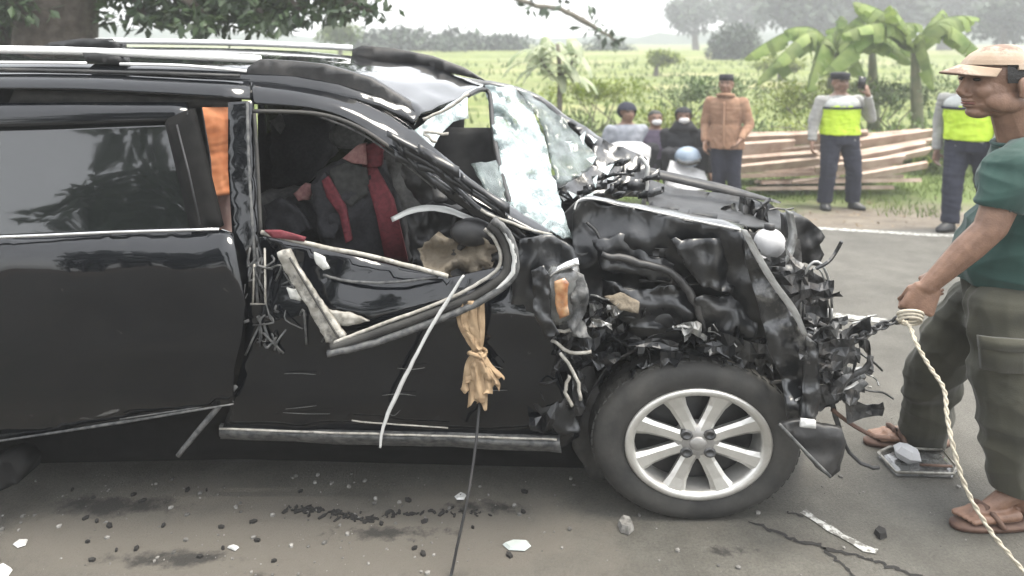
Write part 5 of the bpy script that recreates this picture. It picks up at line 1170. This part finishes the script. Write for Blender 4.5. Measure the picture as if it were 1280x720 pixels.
# banana plants
def banana(px, Y, hpx, label, leaves, r=.12):
    z0 = gz(0, Y); b = Vector(((px - 640) / 900 * Y, Y, z0)); root = thing('banana_plant', label, 'plant', b, 'banana plants behind the officers')
    top = P(px + R.uniform(-6, 6), hpx, Y)
    MB().tube([b, b.lerp(top, .5), top], [r * 1.2, r, r * .6], n=10, k=3).build('stem', 'banana_stem', root)
    for (dx, dy, up, w, dep) in leaves:
        tip = P(px + dx, hpx + dy, Y + dep); mid = top.lerp(tip, .45) + Vector((0, 0, up))
        blade(root, 'leaf', 'leaf_banana', [top, top.lerp(mid, .5) + Vector((0, 0, up * .35)), mid, mid.lerp(tip, .55) + Vector((0, 0, up * .12)), tip], w, .75)
banana(1148, 13.0, 62, 'banana plant with visible stem, right of the filming officer', [(-95, -20, .35, .55, -.4), (-60, -45, .2, .5, .4), (-120, 30, .6, .5, -.3), (60, -10, .4, .5, .2), (95, 25, .6, .5, -.2), (30, -50, .1, .45, .3), (-35, -55, .1, .45, -.3), (-80, -60, .25, .5, .3), (75, -40, .3, .5, .3), (-100, 8, .5, .5, .2), (20, 50, .5, .4, -.4)], .10)
banana(1040, 13.6, 68, 'banana plant with broad arching leaves behind the filming officer', [(-95, 35, .5, .6, -.3), (-60, -30, .3, .6, .2), (70, -30, .35, .6, .2), (100, 10, .5, .6, -.3), (10, -48, .1, .55, .2), (-30, 45, .5, .5, -.6), (45, 40, .5, .5, -.6), (-110, 5, .5, .55, .4), (-75, 15, .5, .5, -.5), (85, -10, .4, .5, .4), (40, -50, .2, .5, -.3)], .12)
banana(1092, 14.4, 66, 'banana plant between the other two, mostly leaf', [(-60, -28, .3, .6, .2), (60, -35, .3, .6, .2), (5, -45, .1, .5, .1), (70, 20, .5, .5, -.2), (-50, 25, .5, .5, -.3), (-85, -5, .4, .5, -.3), (30, -30, .3, .5, -.4)], .11)
# hedge bushes
HEDGE = ('green bush below the young tree, front row of the hedge', 'green bush directly behind the helmeted onlooker', 'darker green bush directly behind the headscarfed onlooker', 'green bush directly behind the man in the black cap', 'bush between the man in the black cap and the filming officer',
         'darker green bush directly behind the filming officer', 'bush between the two officers', 'green bush behind the cap of the man in the green shirt', 'rightmost darker green bush, beyond the man in the green shirt', 'low bush in the back row behind the man in the black cap',
         'low bush in the back row right of the young tree', 'darker low bush in the back row left of the filming officer', 'low bush in the back row below the banana plants')
rr = random.Random(9)
for k, (px, py, Y, rx, rz) in enumerate(((690, 128, 12.6, .8, .45), (770, 128, 12.4, .9, .42), (850, 128, 12.6, .9, .42), (935, 135, 12.3, 1.0, .5), (1010, 136, 12.0, .9, .5), (1085, 138, 12.0, .9, .52), (1160, 136, 11.8, .9, .5), (1240, 135, 12.0, 1.0, .5), (1330, 130, 12.0, 1.1, .6), (880, 118, 13.4, 1.2, .35), (740, 112, 13.6, 1.1, .3), (1010, 118, 13.4, 1.2, .4), (1120, 120, 13.4, 1.2, .4))):
    c = P(px, py, Y); c.z = max(c.z, gz(c.x, Y) + rz * .6)
    root = thing('bush', HEDGE[k], 'bush', (c.x, c.y, gz(c.x, Y)), 'hedge bushes along the field edge')
    rz *= (1.0, .72, 1.12, .8, 1.2, .7, 1.1, .85, 1.0, .9, .75, 1.1, .8)[k]; c.z = gz(c.x, Y) + rz * .62 if k < 9 else c.z
    mb = MB(); cb_ = Vector((c.x, c.y, gz(c.x, Y)))
    for j in range(5): mb.tube([cb_, cb_ + Vector((R.uniform(-.4, .4) * rx, R.uniform(-.2, .2), rz)), c + Vector((R.uniform(-.8, .8) * rx, R.uniform(-.2, .2), rz * .4))], [.02, .015, .006], n=5)
    mb.build('stem', 'bark_pale', root)
    foliage(MB(), [(c + Vector((R.uniform(-.6, .6) * rx, R.uniform(-.3, .3), R.uniform(-.5, .35) * rz)), (rx * .6, .45, rz * .75)) for j in range(5)], 2200, .095, .45, -.2).build('crown', 'leaf_bright' if k % 3 else 'leaf_mid', root, smooth=False, fix=False)
# far trees
def ftree(px, py, Y, rpx, hpx, label, leafm='leaf_far', n=900, nm='field_tree'):
    c = P(px, py, Y); s = Y / 900; g_ = gz(c.x, Y); bl = []
    for j in range(9):
        a = R.uniform(0, 6.28); q = R.random() ** .5
        bl.append((c + Vector((math.cos(a) * q * rpx * s * .6, R.uniform(-.4, .4) * rpx * s, math.sin(a) * q * hpx * s * .55)), (rpx * s * .5, rpx * s * .4, hpx * s * .5)))
    tree(nm, label, (c.x, Y, g_), c.z - g_ + hpx * s, max(.08, rpx * s * .10), bl, int(n * 3), rpx * s * .2, leafm, 'bark_pale', 'trees beyond the rice terraces', limbs=4, trunk_top=c + Vector((0, 0, hpx * s * .2)))
ftree(915, 54, 42, 36, 34, 'round hazy tree standing alone above the man in the black cap', n=1300)
ftree(1000, 0, 60, 70, 48, 'tall hazy tree left of the widest crown', n=1300); ftree(1085, 4, 64, 80, 46, 'widest hazy tree under the hill, centre of the row', n=1400); ftree(1180, -2, 66, 74, 44, 'tallest dark hazy tree below the hill slope', n=1300)
ftree(870, 20, 75, 40, 34, 'pale distant tree at the left end of the row', n=800); ftree(940, 4, 80, 55, 38, 'far pale tree rising behind the lone round tree', n=800)
ftree(1255, 24, 50, 50, 34, 'low hazy tree at the right picture edge', n=900)
ftree(820, 72, 30, 30, 10, 'low pale shrub row in the terraces, left of the man in the black cap', 'leaf_bright', n=500, nm='field_shrub'); ftree(975, 80, 26, 34, 12, 'low pale shrub in the terraces, between the two caps', 'leaf_bright', n=500, nm='field_shrub')
for px, py, r_, h_, lab in ((470, 60, 34, 20, 'low hazy tree left end of the far belt above the roof'), (520, 56, 36, 22, 'hazy tree in the far belt, second from the left'), (575, 58, 38, 20, 'hazy tree in the far belt above the windscreen corner'), (630, 62, 36, 18, 'hazy tree in the far belt left of the pale young tree'), (760, 58, 24, 14, 'small hazy tree right of the pale young tree')):
    ftree(px, py + 6, 55, r_ * 1.35, h_ * 1.5, lab, n=900)
ftree(425, 40, 40, 30, 14, 'light green distant tree below the dark boughs', 'leaf_mid', n=700)
# grass on the verge and terrace banks
gb = MB(); rr = random.Random(2)
for k in range(15000):
    x, y = rr.uniform(-5, 11), rr.uniform(8.3, 11.8)
    if noise.noise(Vector((x * .9, y * .9, 0))) + (y - 9.5) * .5 < rr.uniform(-.35, .35): continue
    h_ = rr.uniform(.04, .13); a = rr.uniform(0, 6.28); w = .008
    p = Vector((x, y, gz(x, y))); t = Vector((math.cos(a), math.sin(a), 0)); l = Vector((rr.uniform(-.5, .5), rr.uniform(-.5, .5), 1)) * h_
    gb.add([p - t * w, p + t * w, p + l], [[0, 1, 2]])
tag(gb.build('grass', 'grass', smooth=False, fix=False), 'short bright grass growing over the verge', None, None, 'stuff')
gb = MB()
for k in range(7000):
    x, y = rr.uniform(-14, 26), 13.5 + (rr.random() ** 1.6) * 26
    if gz(x, y + .9) - gz(x, y - .2) < .08 and rr.random() < .75: continue
    h_ = rr.uniform(.08, .34); a = rr.uniform(0, 6.28); w = .03 + .001 * y
    p = Vector((x, y, gz(x, y))); t = Vector((math.cos(a), math.sin(a), 0)); l = Vector((rr.uniform(-.5, .5), rr.uniform(-.5, .5), 1)) * h_
    gb.add([p - t * w, p + t * w, p + l], [[0, 1, 2]])
tag(gb.build('rice_grass', 'grass', smooth=False, fix=False), 'rice growing on the pale terraces', None, None, 'stuff')
# trees on the near side of the road, behind the viewer: what the black paint and the glass mirror
for x, y, lab in ((-11.6, -14.5, 'roadside tree behind the viewer, opposite the rear of the car'), (-8.4, -13.6, 'roadside tree behind the viewer, opposite the sliding door'), (-5.2, -14.6, 'roadside tree behind the viewer, opposite the driver door'), (3.5, -16, 'roadside tree behind the viewer, opposite the crushed bonnet')):
    tree('opposite_tree', lab, (x, y, 0), 11, .3, [(Vector((x + R.uniform(-1.6, 1.6), y + R.uniform(-1, 1), z)), (2.2, 1.3, 1.5)) for z in (2.2, 3.4, 4.8, 6.2, 7.4, 8.6, 10, 11.4, 12.8)], 2600, .7, 'leaf_dark', 'bark', 'trees on the near side of the road', limbs=5)

# ------------------------------------------------------------------ haze
hz = MB().box((0, 100, 20), (700, 420, 46)).build('haze', None); tag(hz, kind='stuff')
hm = bpy.data.materials.new('haze_air'); hm.use_nodes = True; hn = hm.node_tree; hn.nodes.clear()
pv = hn.nodes.new('ShaderNodeVolumePrincipled'); pv.inputs['Color'].default_value = (.95, .97, .97, 1); pv.inputs['Density'].default_value = .0062; pv.inputs['Anisotropy'].default_value = .3
ho = hn.nodes.new('ShaderNodeOutputMaterial'); hn.links.new(pv.outputs[0], ho.inputs['Volume']); hz.data.materials.clear(); hz.data.materials.append(hm)
